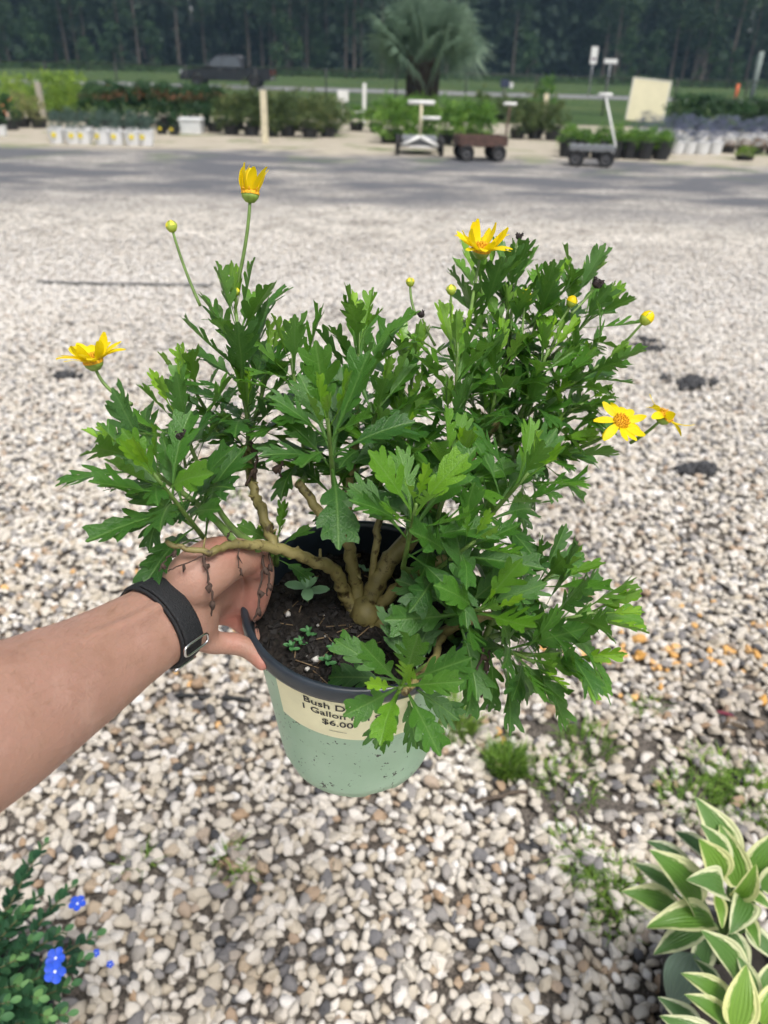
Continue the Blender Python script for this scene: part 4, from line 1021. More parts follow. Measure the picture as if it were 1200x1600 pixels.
def stalk(parent, head, axis, foot, r=.0011, mat=None):
    head = Vector(head); foot = Vector(foot); L = (head - foot).length
    mb = MB(); mb.tube(quadbez(foot, head - axis * L * .45, head - axis * .001, 12), [r * (1.25 - .3 * i / 11) for i in range(12)], 7)
    return mb.build('stalk', mat or STEM_G, parent)
def flower(px, py, Z, ax, rad, lift, n, foot, seed, gaps=()):
    rs = random.Random(seed); h = U(px, py, Z); axis = CD(ax); F = Matrix.Translation(h) @ frame(axis)
    mb = MB(); k = .0053 * rad / .0145                      # disc: a dome of small florets
    mb.lathe([(k, 0), (k * .98, k * .28), (k * .75, k * .5), (k * .4, k * .62), (.0001, k * .66)], 18, F)
    for i in range(46):
        a = i * GA; q = math.sqrt((i + .5) / 46) * k * .95; zz = k * .66 - (q / k) ** 2 * k * .42
        c = Vector((q * math.cos(a), q * math.sin(a), zz)); tp = c + Vector((c.x * .12, c.y * .12, k * rs.uniform(.22, .4)))
        mb.tube([F @ c, F @ tp], [k * .10, k * .06], 5)
    fl = mb.build('flower', DISC, plant)
    for i in range(n):
        if i in gaps: continue
        a = 2 * math.pi * i / n + rs.gauss(0, .09); el = lift + rs.gauss(0, .14)
        M = F @ Matrix.Rotation(a, 4, 'Z') @ Matrix.Translation((k * .78, 0, k * .12)) @ Matrix.Rotation(-el, 4, 'Y') @ Matrix.Rotation(rs.gauss(0, .25), 4, 'X')
        ln = rad * rs.uniform(.85, 1.1)
        o = bpy.data.objects.new('petal', rs.choice(PETALS)); o.matrix_basis = M @ Matrix.Diagonal((ln, ln, ln, 1)); o.parent = fl; link(o)
    cu = MB(); cu.lathe([(.0012, -k * .85), (k * .5, -k * .78), (k * .88, -k * .35), (k * .98, k * .10), (k * .85, k * .08)], 18, F)
    cu.build('flower_cup', CUP, fl)
    stalk(fl, F @ Vector((0, 0, -k * .45)), axis, U(*foot))
flower(146, 566, .50, (-.12, .80, .45), .0180, .78, 19, (206, 632, .50), 1)
flower(391, 304, .50, (.08, .95, .20), .0165, 1.38, 15, (364, 470, .52), 2)
flower(752, 392, .56, (.12, .76, .60), .0190, .66, 20, (733, 505, .545), 3)
flower(969, 660, .55, (.22, .42, .80), .0165, .05, 13, (905, 700, .59), 4, gaps=(5,))
flower(1037, 652, .56, (.55, .62, .35), .0170, .12, 11, (985, 692, .58), 5, gaps=(2, 6))
def bud(px, py, Z, ax, r, foot, opened=0.0, seed=0):
    rs = random.Random(seed); h = U(px, py, Z); axis = CD(ax); F = Matrix.Translation(h) @ frame(axis)
    mb = MB(); n = 16
    mb.lathe([(.0009, -r), (r * .62, -r * .82), (r * .98, -r * .2), (r * 1.0, r * .15), (r * .78, r * .62), (r * .3, r * .88), (.0001, r * .92)], n, F)
    b = mb.build('bud', BUDM, plant)
    for i in range(10):                                    # folded petals closing over the top
        a = 2 * math.pi * i / 10 + rs.gauss(0, .1); pm = MB()
        pts = [(r * 1.02, r * .05), (r * (.93 + .1 * opened), r * (.55 + .3 * opened)), (r * (.42 + .3 * opened), r * (.98 + .55 * opened)), (r * .1, r * (1.08 + .8 * opened))]
        vs = []
        for rr, zz in pts:
            wdt = .34 if zz < r else .22
            for s in (-wdt, 0, wdt): vs.append(F @ Vector((rr * 1.02 * math.cos(a + s), rr * 1.02 * math.sin(a + s), zz + rs.uniform(0, .04) * r)))
        pm.add(vs, [(i_ * 3 + k, i_ * 3 + k + 1, i_ * 3 + k + 4, i_ * 3 + k + 3) for i_ in range(3) for k in range(2)])
        if opened > 0 or i % 2 == 0: pm.build('petal', PETAL if opened > .0 else BUD_TIP, b)
    stalk(b, F @ Vector((0, 0, -r * .6)), axis, U(*foot), .0009)
BUD_TIP = plain('bud_tip', (.70, .62, .03), .5, .15, 200)
bud(268, 354, .51, (-.2, .9, .25), .0038, (313, 478, .52), 0, 1)
bud(641, 441, .56, (0, .95, .2), .0032, (649, 492, .56), 0, 2)
bud(705, 453, .53, (0, .95, .25), .0035, (713, 550, .53), 0, 3)
bud(821, 467, .57, (.05, .9, .4), .0042, (815, 530, .575), .7, 4)
bud(893, 472, .58, (.35, .8, .35), .0041, (850, 530, .58), .15, 5)
bud(1009, 499, .58, (.6, .7, .2), .0048, (974, 538, .59), .55, 6)
bud(369, 456, .515, (0, .9, .3), .0026, (367, 482, .52), 0, 7)
def spent(px, py, Z, ax, r, foot, seed):
    rs = random.Random(seed); h = U(px, py, Z); axis = CD(ax); F = Matrix.Translation(h) @ frame(axis); mb = MB()
    mb.lathe([(.001, -r * .8), (r * .7, -r * .5), (r * .8, 0), (r * .5, r * .35), (.0003, r * .3)], 9, F)
    for i in range(15):
        a = rs.uniform(0, 6.28); q = F @ Vector((r * .6 * math.cos(a), r * .6 * math.sin(a), 0)); e = F @ Vector((r * rs.uniform(.5, 1.15) * math.cos(a + .4), r * rs.uniform(.5, 1.15) * math.sin(a + .4), r * rs.uniform(.1, .9)))
        mb.tube([q, (q + e) / 2 + axis * r * .3, e], [r * .2, r * .16, r * .06], 4)
    b = mb.build('spent_flower', SPENT, plant, smooth=False); stalk(b, F @ Vector((0, 0, -r * .7)), axis, U(*foot), .0008)
spent(934, 442, .58, (.5, .75, .3), .0052, (893, 490, .58), 1)
spent(811, 369, .61, (.2, .9, .2), .0034, (800, 420, .61), 2)
spent(658, 491, .555, (-.3, .8, .3), .0032, (680, 540, .555), 3)
spent(282, 680, .475, (0, .8, .5), .0042, (290, 730, .50), 4)
spent(171, 756, .46, (-.5, .3, .4), .0032, (215, 770, .475), 5)
spent(795, 452, .60, (0, .9, .3), .0040, (790, 510, .59), 6)

# dried hanging bits
def dry_bit(pts, r, seed):
    rs = random.Random(seed); P = [p + Vector((rs.gauss(0, .0006), rs.gauss(0, .0006), 0)) for p in spline([U(*q) for q in pts], 6)]
    mb = MB(); mb.tube(P, [max(.0004, r * .75 * (.55 + .6 * rs.random()) * (1 - .35 * i / len(P))) for i in range(len(P))], 5)
    for i in range(3, len(P) - 1, 5):
        e = P[i] + Vector((rs.gauss(0, .0018), rs.gauss(0, .0018), -rs.uniform(.003, .007))); mb.tube([P[i], (P[i] + e) / 2 + Vector((rs.gauss(0, .0012), rs.gauss(0, .0012), 0)), e], [r * 1.1, r * 1.5, r * .4], 5)
    mb.build('dry_leaf', DRY, plant)
dry_bit([(318, 864, .460), (326, 905, .458), (331, 935, .460), (330, 962, .465)], 0.00132, 1)
dry_bit([(372, 852, .477), (374, 880, .474), (377, 900, .476)], 0.00044, 2)
dry_bit([(412, 868, .50), (407, 910, .498), (404, 945, .498), (398, 972, .50)], 0.00143, 3)
dry_bit([(421, 865, .50), (420, 900, .50), (417, 930, .502)], 0.00121, 4)
dry_bit([(755, 1010, .50), (748, 1040, .495), (740, 1062, .495)], 0.00143, 5)
dry_bit([(765, 1015, .50), (760, 1060, .495), (750, 1090, .495)], 0.00143, 6)
dry_bit([(280, 852, .458), (262, 872, .455), (247, 893, .452)], 0.00099, 7)
dry_bit([(362, 851, .475), (356, 838, .473), (360, 832, .472)], 0.00061, 8)
dry_bit([(330, 862, .462), (300, 876, .457), (262, 893, .452)], 0.00072, 9)
dry_bit([(430, 700, .52), (440, 720, .515), (436, 745, .515)], 0.00193, 10)
dry_bit([(392, 690, .52), (400, 720, .52), (384, 760, .52)], 0.00193, 11)

# ------------------------------------------------------------------ pot, rim, soil, label
def pot_mat():
    m, t, p = newmat('sage_plastic')
    g = nd(t, 'ShaderNodeTexCoord'); n = noise_(t, 22, 4, g.outputs['Object'])
    base_ = ramp(t, n.outputs[0], [(.3, (.33, .50, .35)), (.7, (.385, .56, .41))])
    c = base_.outputs[0]
    for sc_, th, sx_ in ((150, .20, (1, 1, .5)), (320, .17, (1, 1, 1)), (70, .09, (1, 1, .35))):   # splashed soil specks
        mp = nd(t, 'ShaderNodeMapping'); mp.inputs['Scale'].default_value = sx_; t.links.new(g.outputs['Object'], mp.inputs[0])
        wob = noise_(t, sc_ * 1.6, 2, g.outputs['Object']); v2 = mixc(t, .012 * 150 / sc_, mp.outputs[0], wob.outputs['Color'])
        vo = nd(t, 'ShaderNodeTexVoronoi'); vo.inputs['Scale'].default_value = sc_; t.links.new(v2, vo.inputs['Vector'])
        cs = nd(t, 'ShaderNodeSeparateColor'); t.links.new(vo.outputs['Color'], cs.inputs[0])
        size = math_(t, 'MULTIPLY', math_(t, 'POWER', cs.outputs[0], 5.0), th * 1.9)
        on = math_(t, 'LESS_THAN', vo.outputs['Distance'], size)
        c = mixc(t, math_(t, 'MULTIPLY', on, .93), c, (.018, .022, .018))
    t.links.new(c, p.inputs['Base Color']); p.inputs['Roughness'].default_value = .42; p.inputs['Subsurface Weight'].default_value = .08; p.inputs['Subsurface Radius'].default_value = (.004, .006, .004)
    bump(t, p, noise_(t, 160, 3, g.outputs['Object']).outputs[0], .08, .001)
    return m
def pr(z): return RT + (RB - RT) * (-z / POTH)           # wall radius at height z
mb = MB()
prof = [(.001, -POTH + .004), (RB - .012, -POTH + .003), (RB - .005, -POTH), (RB, -POTH + .003)]
prof += [(pr(z), z) for z in np.linspace(-POTH + .012, -.008, 14)]
NS = 96
vs = []
for k, (r_, z_) in enumerate(prof):
    for j in range(NS):
        a = 2 * math.pi * j / NS
        rr = r_; zz = z_
        if 1 <= k <= 4: zz += .0022 * (math.cos(a * 5) > .72)                    # drain notches under the edge
        rr *= 1 + .004 * math.sin(a * 2 + z_ * 30) + .003 * math.sin(a * 3 + 1)
        vs.append(PM @ Vector((rr * math.cos(a), rr * math.sin(a), zz)))
fs = [(i * NS + j, i * NS + (j + 1) % NS, (i + 1) * NS + (j + 1) % NS, (i + 1) * NS + j) for i in range(len(prof) - 1) for j in range(NS)]
mb.add(vs, fs)
pot = mb.build('pot', pot_mat(), plant)
RIMM = plain('rim_plastic', (.018, .026, .036), .32, .2, 60, spec=.6)
mb = MB()
mb.lathe([(.0795, -.0135), (.0822, -.0128), (.0828, -.010), (.0828, -.0030), (.0818, -.0006), (.0800, 0), (.0782, -.0008), (.0772, -.004), (.0732, -.030), (.0695, -.060), (.0699, -.060), (.0737, -.0300), (.0762, -.0135)], 96, PM, close=True)
mb.build('rim', RIMM, pot)
# soil surface
def soil_mat():
    m, t, p = newmat('potting_soil')
    g = nd(t, 'ShaderNodeTexCoord'); n = noise_(t, 220, 6, g.outputs['Object'], .7); n2 = noise_(t, 60, 3, g.outputs['Object'])
    c = ramp(t, n.outputs[0], [(.35, (.006, .005, .005)), (.55, (.022, .018, .015)), (.72, (.06, .048, .038))])
    t.links.new(c.outputs[0], p.inputs['Base Color']); p.inputs['Roughness'].default_value = .85; p.inputs['Specular IOR Level'].default_value = .3
    bump(t, p, n.outputs[0], 1.0, .004); return m
SOILZ = -.027
mb = MB(); nr_, na_ = 26, 72; vs = [PM @ Vector((0, 0, SOILZ + .004))]; fs = []
def soil_h(x, y): return SOILZ + .004 * (1 - (x * x + y * y) / .0059) + .0035 * mnoise.fractal(Vector((x * 60, y * 60, 1)), .8, 2.2, 4)
for i in range(1, nr_ + 1):
    for j in range(na_):
        a = 2 * math.pi * j / na_; rr = .0746 * i / nr_
        vs.append(PM @ Vector((rr * math.cos(a), rr * math.sin(a), soil_h(rr * math.cos(a), rr * math.sin(a)))))
fs += [(0, 1 + j, 1 + (j + 1) % na_) for j in range(na_)]
fs += [(1 + i * na_ + j, 1 + (i + 1) * na_ + j, 1 + (i + 1) * na_ + (j + 1) % na_, 1 + i * na_ + (j + 1) % na_) for i in range(nr_ - 1) for j in range(na_)]
mb.add(vs, fs); soil = mb.build('soil', soil_mat(), plant)
# bark chips (uncountable) and white perlite grains
rs = random.Random(8)
def chip(mb, c, s, fl=.5):
    q = Euler((rs.uniform(0, 6), rs.uniform(0, 6), rs.uniform(0, 6))).to_matrix()
    vs = [q @ Vector((x * s * rs.uniform(.6, 1.2), y * s * rs.uniform(.5, 1), z * s * fl * rs.uniform(.6, 1.2))) + c for x in (-1, 1) for y in (-1, 1) for z in (-1, 1)]
    mb.add(vs, [(0, 1, 3, 2), (4, 6, 7, 5), (0, 4, 5, 1), (2, 3, 7, 6), (0, 2, 6, 4), (1, 5, 7, 3)])
CHIP = plain('bark_chip', (.011, .009, .008), .8, .6, 90)
mb = MB()
for i in range(900):
    a = rs.uniform(0, 6.28); rr = .075 * math.sqrt(rs.random()); x, y = rr * math.cos(a), rr * math.sin(a)
    chip(mb, PM @ Vector((x, y, soil_h(x, y))), rs.uniform(.0008, .0034), .45)
tag(mb.build('soil_chips', CHIP, soil, smooth=False), kind='stuff')
PERL = plain('perlite', (.55, .53, .49), .8, .2, 300)
for i, (px, py) in enumerate([(509, 963), (497, 977), (519, 982), (534, 1003), (493, 1030), (541, 1048), (480, 1046), (478, 1026), (509, 993), (545, 1050), (468, 1000), (600, 1030), (560, 1022), (450, 960), (615, 960)]):
    Rr = CR @ Vector(((px - 600) / FPX, -(py - 800) / FPX, -1)); tt = ((PM @ Vector((0, 0, SOILZ + .004)) - Vector((0, 0, CAMH))).dot(pot_a)) / Rr.dot(pot_a)
    mb = MB(); chip(mb, Vector((0, 0, CAMH)) + Rr * tt, rs.uniform(.0008, .0017) if i != 4 else .0024, .8); mb.build('perlite_grain', PERL, soil)
# thin sticks
mb = MB()
for i in range(26):
    a = rs.uniform(0, 6.28); rr = .068 * math.sqrt(rs.random()); x, y = rr * math.cos(a), rr * math.sin(a); b = rs.uniform(0, 6.28); l_ = rs.uniform(.006, .02)
    mb.tube([PM @ Vector((x, y, soil_h(x, y) + .001)), PM @ Vector((x + l_ * math.cos(b), y + l_ * math.sin(b), soil_h(x, y) + .003))], .0005, 4)
tag(mb.build('soil_litter', plain('litter', (.16, .11, .06), .8, .4, 50), soil), kind='stuff')

# sticker with the price
LC = R(-11)
def on_pot(ang, z, off): # ang measured from the viewer's side, positive to the right
    rr = pr(z) + off
    return PM @ Vector((rr * math.sin(ang), -rr * math.cos(ang), z))
LABELM = plain('price_sticker', (.86, .83, .55), .5, .06, 40, bmp=.03)
mb = MB(); nx, nz = 30, 6; vs = []
for j in range(nz + 1):
    for i in range(nx + 1):
        ang = R(-45 + 74 * i / nx); z = -.012 - .054 * j / nz
        # corners of the sticker are cut slightly on the skew
        vs.append(on_pot(ang + .0 * j, z - .0025 * math.sin(ang), .0009))
mb.add(vs, [(j * (nx + 1) + i, (j + 1) * (nx + 1) + i, (j + 1) * (nx + 1) + i + 1, j * (nx + 1) + i + 1) for j in range(nz) for i in range(nx)])
sticker = mb.build('price_sticker', LABELM, pot)
INK = plain('black_ink', (.012, .012, .014), .6, .1, 50, bmp=0)
def pot_text(s, size, z, ang0=LC, name='lettering'):
    cu = bpy.data.curves.new('text', 'FONT'); cu.body = s; cu.size = size; cu.align_x = 'CENTER'; cu.align_y = 'CENTER'; cu.resolution_u = 3; cu.offset = size * .012
    to = link(bpy.data.objects.new('text', cu)); bpy.context.view_layer.update()
    me = bpy.data.meshes.new_from_object(to.evaluated_get(bpy.context.evaluated_depsgraph_get()))
    bm = bmesh.new(); bm.from_mesh(me); bmesh.ops.triangulate(bm, faces=bm.faces[:])
    for v in bm.verts:
        x, y = v.co.x, v.co.y
        v.co = on_pot(ang0 + x / pr(z), z + y - .0025 * math.sin(ang0 + x / pr(z)), .0013)
    bm.to_mesh(me); bm.free(); bpy.data.objects.remove(to); bpy.data.curves.remove(cu)
    me.name = name; me.materials.clear(); me.materials.append(INK)
    mobj(name, me, pot)
pot_text('Bush Daisy', .0098, -.0268); pot_text('1 Gallon Full Sun', .0092, -.0366, LC + .10); pot_text('$6.00', .0095, -.0470, LC + .02)
pot_text('____', .0060, -.0545, LC + .02)

# white plant tag standing inside the back of the pot
mb = MB()
q = [U(478, 842, .615), U(510, 825, .615), U(512, 860, .605), U(484, 872, .605)]
nn = (q[1] - q[0]).cross(q[3] - q[0]).normalized() * .0006
mb.add([v + nn for v in q] + [v - nn for v in q], [(0, 1, 2, 3), (7, 6, 5, 4), (0, 4, 5, 1), (1, 5, 6, 2), (2, 6, 7, 3), (3, 7, 4, 0)])
mb.build('plant_tag', plain('tag_plastic', (.62, .62, .6), .5, .06, 60), plant, smooth=False)

# seedlings growing in the soil
SEED = plain('seedling_leaf', (.16, .30, .15), .45, .12, 80); SEED2 = plain('weed_leaf', (.05, .16, .05), .5, .2, 80)
def oval_leaf(mb, c, x, n, l, w_, cup=.15):
    x = x.normalized(); y = n.cross(x).normalized(); n = x.cross(y); ks = [(0, .12), (.25, .75), (.55, 1), (.85, .7), (1, .05)]
    vs = []
    for t, ww in ks:
        for s in (-1, 0, 1): vs.append(c + x * (l * t) + y * (s * ww * w_ / 2) + n * (abs(s) * cup * w_ + .12 * l * t * (1 - t)))
    mb.add(vs, [(i * 3 + k, (i + 1) * 3 + k, (i + 1) * 3 + k + 1, i * 3 + k + 1) for i in range(4) for k in range(2)])
def seedling(px, py, hgt, lv, mat, name, ll):
    Rr = CR @ Vector(((px - 600) / FPX, -(py - 800) / FPX, -1)); tt = ((PM @ Vector((0, 0, SOILZ + .003)) - Vector((0, 0, CAMH))).dot(pot_a)) / Rr.dot(pot_a)
    b = Vector((0, 0, CAMH)) + Rr * tt; e = b + pot_a * hgt
    s = MB(); s.tube([b - pot_a * .003, b + pot_a * hgt * .5, e], [.0008, .0008, .0006], 6); st = s.build(name, plain('seedling_stem', (.2, .16, .07), .6), plant)
    for i in range(lv):
        az = i * math.pi / 2 + (.4 if i >= 4 else 0) + (i % 2) * .1; f = 1 if i < 4 else .7
        d = (pot_s * math.cos(az) - vdir * math.sin(az)); x = (d + pot_a * (.15 if i < 4 else .9)).normalized()
        mb = MB(); oval_leaf(mb, e - pot_a * (.004 if i < 2 else 0), x, (pot_a - d * (.1 if i < 4 else .8)).normalized(), ll * f, ll * .55 * f); mb.build('leaf', mat, st)
seedling(481, 945, .017, 6, SEED, 'seedling', .0165)
seedling(456, 1018, .006, 8, SEED2, 'weed', .006); seedling(470, 1008, .005, 6, SEED2, 'weed', .005); seedling(482, 995, .006, 6, SEED2, 'weed', .006)
seedling(512, 1040, .006, 8, SEED2, 'weed', .0065); seedling(522, 1024, .008, 6, SEED2, 'weed', .0055); seedling(568, 898, .008, 4, SEED, 'seedling', .006)
# ================================================================== ARM AND HAND
def skin_mat():
    m, t, p = newmat('skin')
    g = nd(t, 'ShaderNodeTexCoord'); n = noise_(t, 38, 6, g.outputs['Object'], .62); n2 = noise_(t, 700, 3, g.outputs['Object'])
    c = ramp(t, n.outputs[0], [(.26, (.29, .158, .112)), (.42, (.345, .198, .145)), (.58, (.36, .205, .155)), (.75, (.42, .255, .198))])
    red = nd(t, 'ShaderNodeAttribute', attribute_name='red'); cc = mixc(t, red.outputs['Fac'], c.outputs[0], (.46, .15, .12))
    # a few small moles
    vo = nd(t, 'ShaderNodeTexVoronoi'); vo.inputs['Scale'].default_value = 28; t.links.new(g.outputs['Object'], vo.inputs['Vector'])
    cs = nd(t, 'ShaderNodeSeparateColor'); t.links.new(vo.outputs['Color'], cs.inputs[0])
    mole = math_(t, 'MULTIPLY', math_(t, 'LESS_THAN', vo.outputs['Distance'], .035), math_(t, 'GREATER_THAN', cs.outputs[0], .72))
    cc = mixc(t, math_(t, 'MULTIPLY', mole, .75), cc, (.10, .045, .03))
    t.links.new(cc, p.inputs['Base Color']); p.inputs['Roughness'].default_value = .52; p.inputs['Specular IOR Level'].default_value = .4
    p.inputs['Subsurface Weight'].default_value = .22; p.inputs['Subsurface Radius'].default_value = (.007, .0028, .0016); p.inputs['Subsurface Scale'].default_value = .6
    n3 = noise_(t, 240, 4, g.outputs['Object'], .6)
    bump(t, p, math_(t, 'MULTIPLY_ADD', n3.outputs[0], 1.4, n2.outputs[0]), .30, .0012)
    return m
def sweep(mb, pts, per=6, n=20):
    """pts: (x, y, distance, half width across the view, half depth) in mm"""
    P = spline([U(*q[:3]) for q in pts], per); k = np.linspace(0, len(pts) - 1, len(P)); ii = range(len(pts))
    ra = np.interp(k, ii, [q[3] * .001 for q in pts]); rb = np.interp(k, ii, [q[4] * .001 for q in pts])
    mb.tube(P, list(ra), n, True, list(rb), up=CD((0, 0, 1)))
def ball(mb, c, r, n=12):
    mb.lathe([(max(1e-5, r * math.sin(math.pi * i / 8)), -r * math.cos(math.pi * i / 8)) for i in range(9)], n, Matrix.Translation(c))
ARM = [(-420, 1370, .25, 44, 40), (-250, 1268, .30, 41, 37), (-120, 1190, .335, 39, 34), (0, 1123, .37, 36.5, 31), (70, 1083, .395, 33.5, 28), (130, 1049, .42, 30.5, 25), (190, 1011, .445, 27.5, 21.5), (232, 985, .462, 26, 19.5), (262, 965, .475, 26, 18.5), (290, 947, .488, 27, 17.5), (312, 938, .502, 28, 15.5), (330, 936, .522, 27, 13.5), (340, 936, .542, 25, 11)]
mb = MB(); sweep(mb, ARM, 6, 28)
# ball of the thumb, thumb bending over the rim into the pot
sweep(mb, [(272, 935, .478, 14, 13), (302, 905, .476, 18, 16), (338, 880, .484, 17.5, 15), (372, 872, .498, 13.2, 12.5), (396, 876, .512, 11.6, 11), (405, 898, .521, 10.6, 10), (401, 930, .527, 9.6, 8.8), (395, 955, .531, 8.2, 7.4), (392, 968, .533, 5.0, 4.6)], 6, 18)
ball(mb, U(398, 880, .513), .0118)
# heel of the hand on the little-finger side
sweep(mb, [(285, 985, .480, 10, 10), (305, 985, .488, 13, 11), (322, 992, .497, 10.5, 9.5)], 5, 14)
# little finger under the rim, then ring, middle and index fingers round the far side
sweep(mb, [(308, 994, .492, 9, 8.5), (330, 1003, .499, 8.2, 7.8), (352, 1005, .504, 7.4, 7.2), (368, 1006, .505, 7.6, 7.2), (386, 1013, .505, 6.8, 6.6), (402, 1026, .502, 6.2, 6.0), (413, 1039, .499, 5.4, 5.0), (417, 1045, .498, 3.2, 3.0)], 5, 14)
sweep(mb, [(315, 960, .520, 9, 8.5), (340, 957, .533, 9.2, 8.8), (362, 960, .541, 9.0, 8.6), (378, 972, .545, 8.2, 7.8), (392, 992, .542, 7.0, 6.8), (400, 1006, .537, 4.5, 4.2)], 5, 14)
sweep(mb, [(325, 930, .535, 9, 9), (352, 926, .558, 9, 8.6), (372, 930, .572, 8.6, 8.2), (388, 945, .578, 7.8, 7.4), (402, 965, .574, 6, 5.6), (408, 975, .571, 4, 4)], 5, 14)
sweep(mb, [(332, 905, .538, 9.5, 9), (362, 893, .572, 9, 8.6), (382, 890, .592, 8.4, 8), (398, 900, .602, 7.4, 7), (412, 915, .602, 5, 5)], 5, 14)
# tendons and wrist bones
sweep(mb, [(90, 1022, .3890, 3, 3), (160, 992, .4142, 4, 4), (215, 968, .4385, 4.5, 4.5), (262, 942, .4596, 4, 4)], 5, 10)
sweep(mb, [(90, 1032, .3900, 3, 3), (130, 1017, .4018, 4, 4), (180, 1000, .4216, 4.5, 4.5), (230, 981, .4436, 4.5, 4.5), (262, 968, .4588, 4, 4)], 5, 10)
tmp = link(bpy.data.objects.new('tmp', mb.mesh('tmp')))
def md_(o, typ, **kw):
    m = o.modifiers.new(typ.lower(), typ)
    for k, v in kw.items(): setattr(m, k, v)
md_(tmp, 'REMESH', mode='VOXEL', voxel_size=.0017)
md_(tmp, 'SMOOTH', factor=.5, iterations=9)
bpy.context.view_layer.update()
me = bpy.data.meshes.new_from_object(tmp.evaluated_get(bpy.context.evaluated_depsgraph_get()))
bpy.data.objects.remove(tmp); me.name = 'person'
me.polygons.foreach_set('use_smooth', [True] * len(me.polygons))
co = np.empty(len(me.vertices) * 3); me.vertices.foreach_get('co', co); co = co.reshape(-1, 3)
red = np.zeros(len(co))
for q, rr, s in [((365, 965, .535), .017, .75), ((404, 890, .505), .014, .35), ((416, 1042, .495), .010, .55), ((398, 945, .52), .016, .45), ((352, 845, .48), .013, .45), ((368, 1000, .50), .007, .25), ((330, 960, .53), .02, .4)]:
    d = np.linalg.norm(co - np.array(U(*q)), axis=1); red = np.maximum(red, s * np.exp(-(d / rr) ** 2))
a = me.attributes.new('red', 'FLOAT', 'POINT'); a.data.foreach_set('value', red)
me.materials.clear(); me.materials.append(skin_mat())
person = link(bpy.data.objects.new('person', me))
tag(person, 'bare outstretched arm with black wristband, hand gripping the rim of the green pot', 'person')

# wristband
bc = U(250, 973, .470); bt = (U(290, 947, .488) - U(215, 995, .455)).normalized()
bside = bt.cross(CD((0, 0, 1))).normalized(); bdep = bt.cross(bside).normalized()
if bdep.dot(CD((0, 0, 1))) < 0: bdep = -bdep
def ring_pt(a, rad_off, along):      # a = 0 across the view upward, 90 deg towards the viewer
    ax_ = bside if bside.dot(CD((0, 1, 0))) > 0 else -bside
    return bc + ax_ * ((.0262 + rad_off) * math.cos(a)) + bdep * ((.0203 + rad_off) * math.sin(a)) + bt * along
def strap_mat():
    m, t, p = newmat('black_woven_strap')
    uv = nd(t, 'ShaderNodeTexCoord'); vo = nd(t, 'ShaderNodeTexVoronoi'); vo.inputs['Scale'].default_value = 900; t.links.new(uv.outputs['Object'], vo.inputs['Vector'])
    p.inputs['Base Color'].default_value = (.012, .013, .015, 1); p.inputs['Roughness'].default_value = .7; p.inputs['Specular IOR Level'].default_value = .35
    bump(t, p, vo.outputs['Distance'], .5, .0008); return m
STRAP = strap_mat()
def strap(a0, a1, off0, off1, w0, name, parent, n=64, tw=0.0, shift=0.0):
    mb = MB(); vs = []
    prof = [(-1, .0), (-.96, 1), (-.8, 1.12), (.8, 1.12), (.96, 1), (1, 0)]
    for i in range(n + 1):
        t = i / n; a = a0 + (a1 - a0) * t
        wd = w0 * (1 if t < .93 or name == 'band' else math.sqrt(max(.02, 1 - ((t - .93) / .07) ** 2)))
        for s, h in prof: vs.append(ring_pt(a, off0 + (off1 - off0) * h / 1.12, shift + s * wd / 2 + tw * math.sin(a)))
    k = len(prof)
    fs = [(i * k + j, i * k + (j + 1) % k, (i + 1) * k + (j + 1) % k, (i + 1) * k + j) for i in range(n) for j in range(k)]
    fs += [tuple(range(k)), tuple(n * k + j for j in range(k - 1, -1, -1))]
    mb.add(vs, fs); return mb.build(name, STRAP, parent)
band = strap(0, 2 * math.pi, .0002, .0026, .0165, 'wristband', person)
strap(R(35), R(142), .0027, .0044, .0150, 'strap_tail', band, 40, 0, .0006)
SILV = plain('steel_buckle', (.62, .62, .62), .22, .05, 50, metal=1.0, bmp=0)
mb = MB(); P = []
for i in range(33):
    u = 2 * math.pi * i / 32; sx_, sy_ = math.copysign(abs(math.cos(u)) ** .5, math.cos(u)), math.copysign(abs(math.sin(u)) ** .5, math.sin(u))
    P.append(ring_pt(R(140) + sx_ * .13, .0052, .0002 + sy_ * .0100))
mb.tube(P, .00085, 8, False); mb.build('buckle', SILV, band)
mb = MB(); mb.tube([ring_pt(R(188) + .0 * q, .0034, -.009 + .018 * q / 5) for q in range(6)], .0011, 6); mb.build('bar', SILV, band)
# silver finger ring, seen edge-on beside the dry stalk
mb = MB(); c_ = U(327, 966, .505); u1 = CD((.25, .2, -1)); u2 = CD((0, 1, .2))
mb.tube([c_ + u1 * (.0085 * math.cos(q)) + u2 * (.0085 * math.sin(q)) for q in [2 * math.pi * i / 24 for i in range(25)]], .0010, 6, False)
mb.build('finger_ring', SILV, person)

# fine hairs on the forearm
nrm = np.empty(len(me.vertices) * 3); me.vertices.foreach_get('normal', nrm); nrm = nrm.reshape(-1, 3)
rs = random.Random(12); hb = MB(); arm_dir = (U(232, 985, .462) - U(0, 1123, .37)).normalized(); wrist = U(225, 988, .46)
for i in rs.sample(range(len(co)), min(len(co), 4200)):
    p_ = Vector(co[i]); n_ = Vector(nrm[i])
    if (p_ - wrist).dot(arm_dir) > 0 or n_.dot(CD((0, .75, .2))) < .25: continue
    d_ = (arm_dir * .9 + n_ * .35 + Vector((rs.gauss(0, .25), rs.gauss(0, .25), rs.gauss(0, .25)))).normalized(); l_ = rs.uniform(.004, .009)
    hb.tube([p_, p_ + d_ * l_ * .6, p_ + d_ * l_ + n_ * -.0006], [.000045, .00004, .00002], 3, False)
tag(hb.build('hair', plain('arm_hair', (.22, .13, .07), .5, .2, 50, bmp=0), person), kind='stuff')
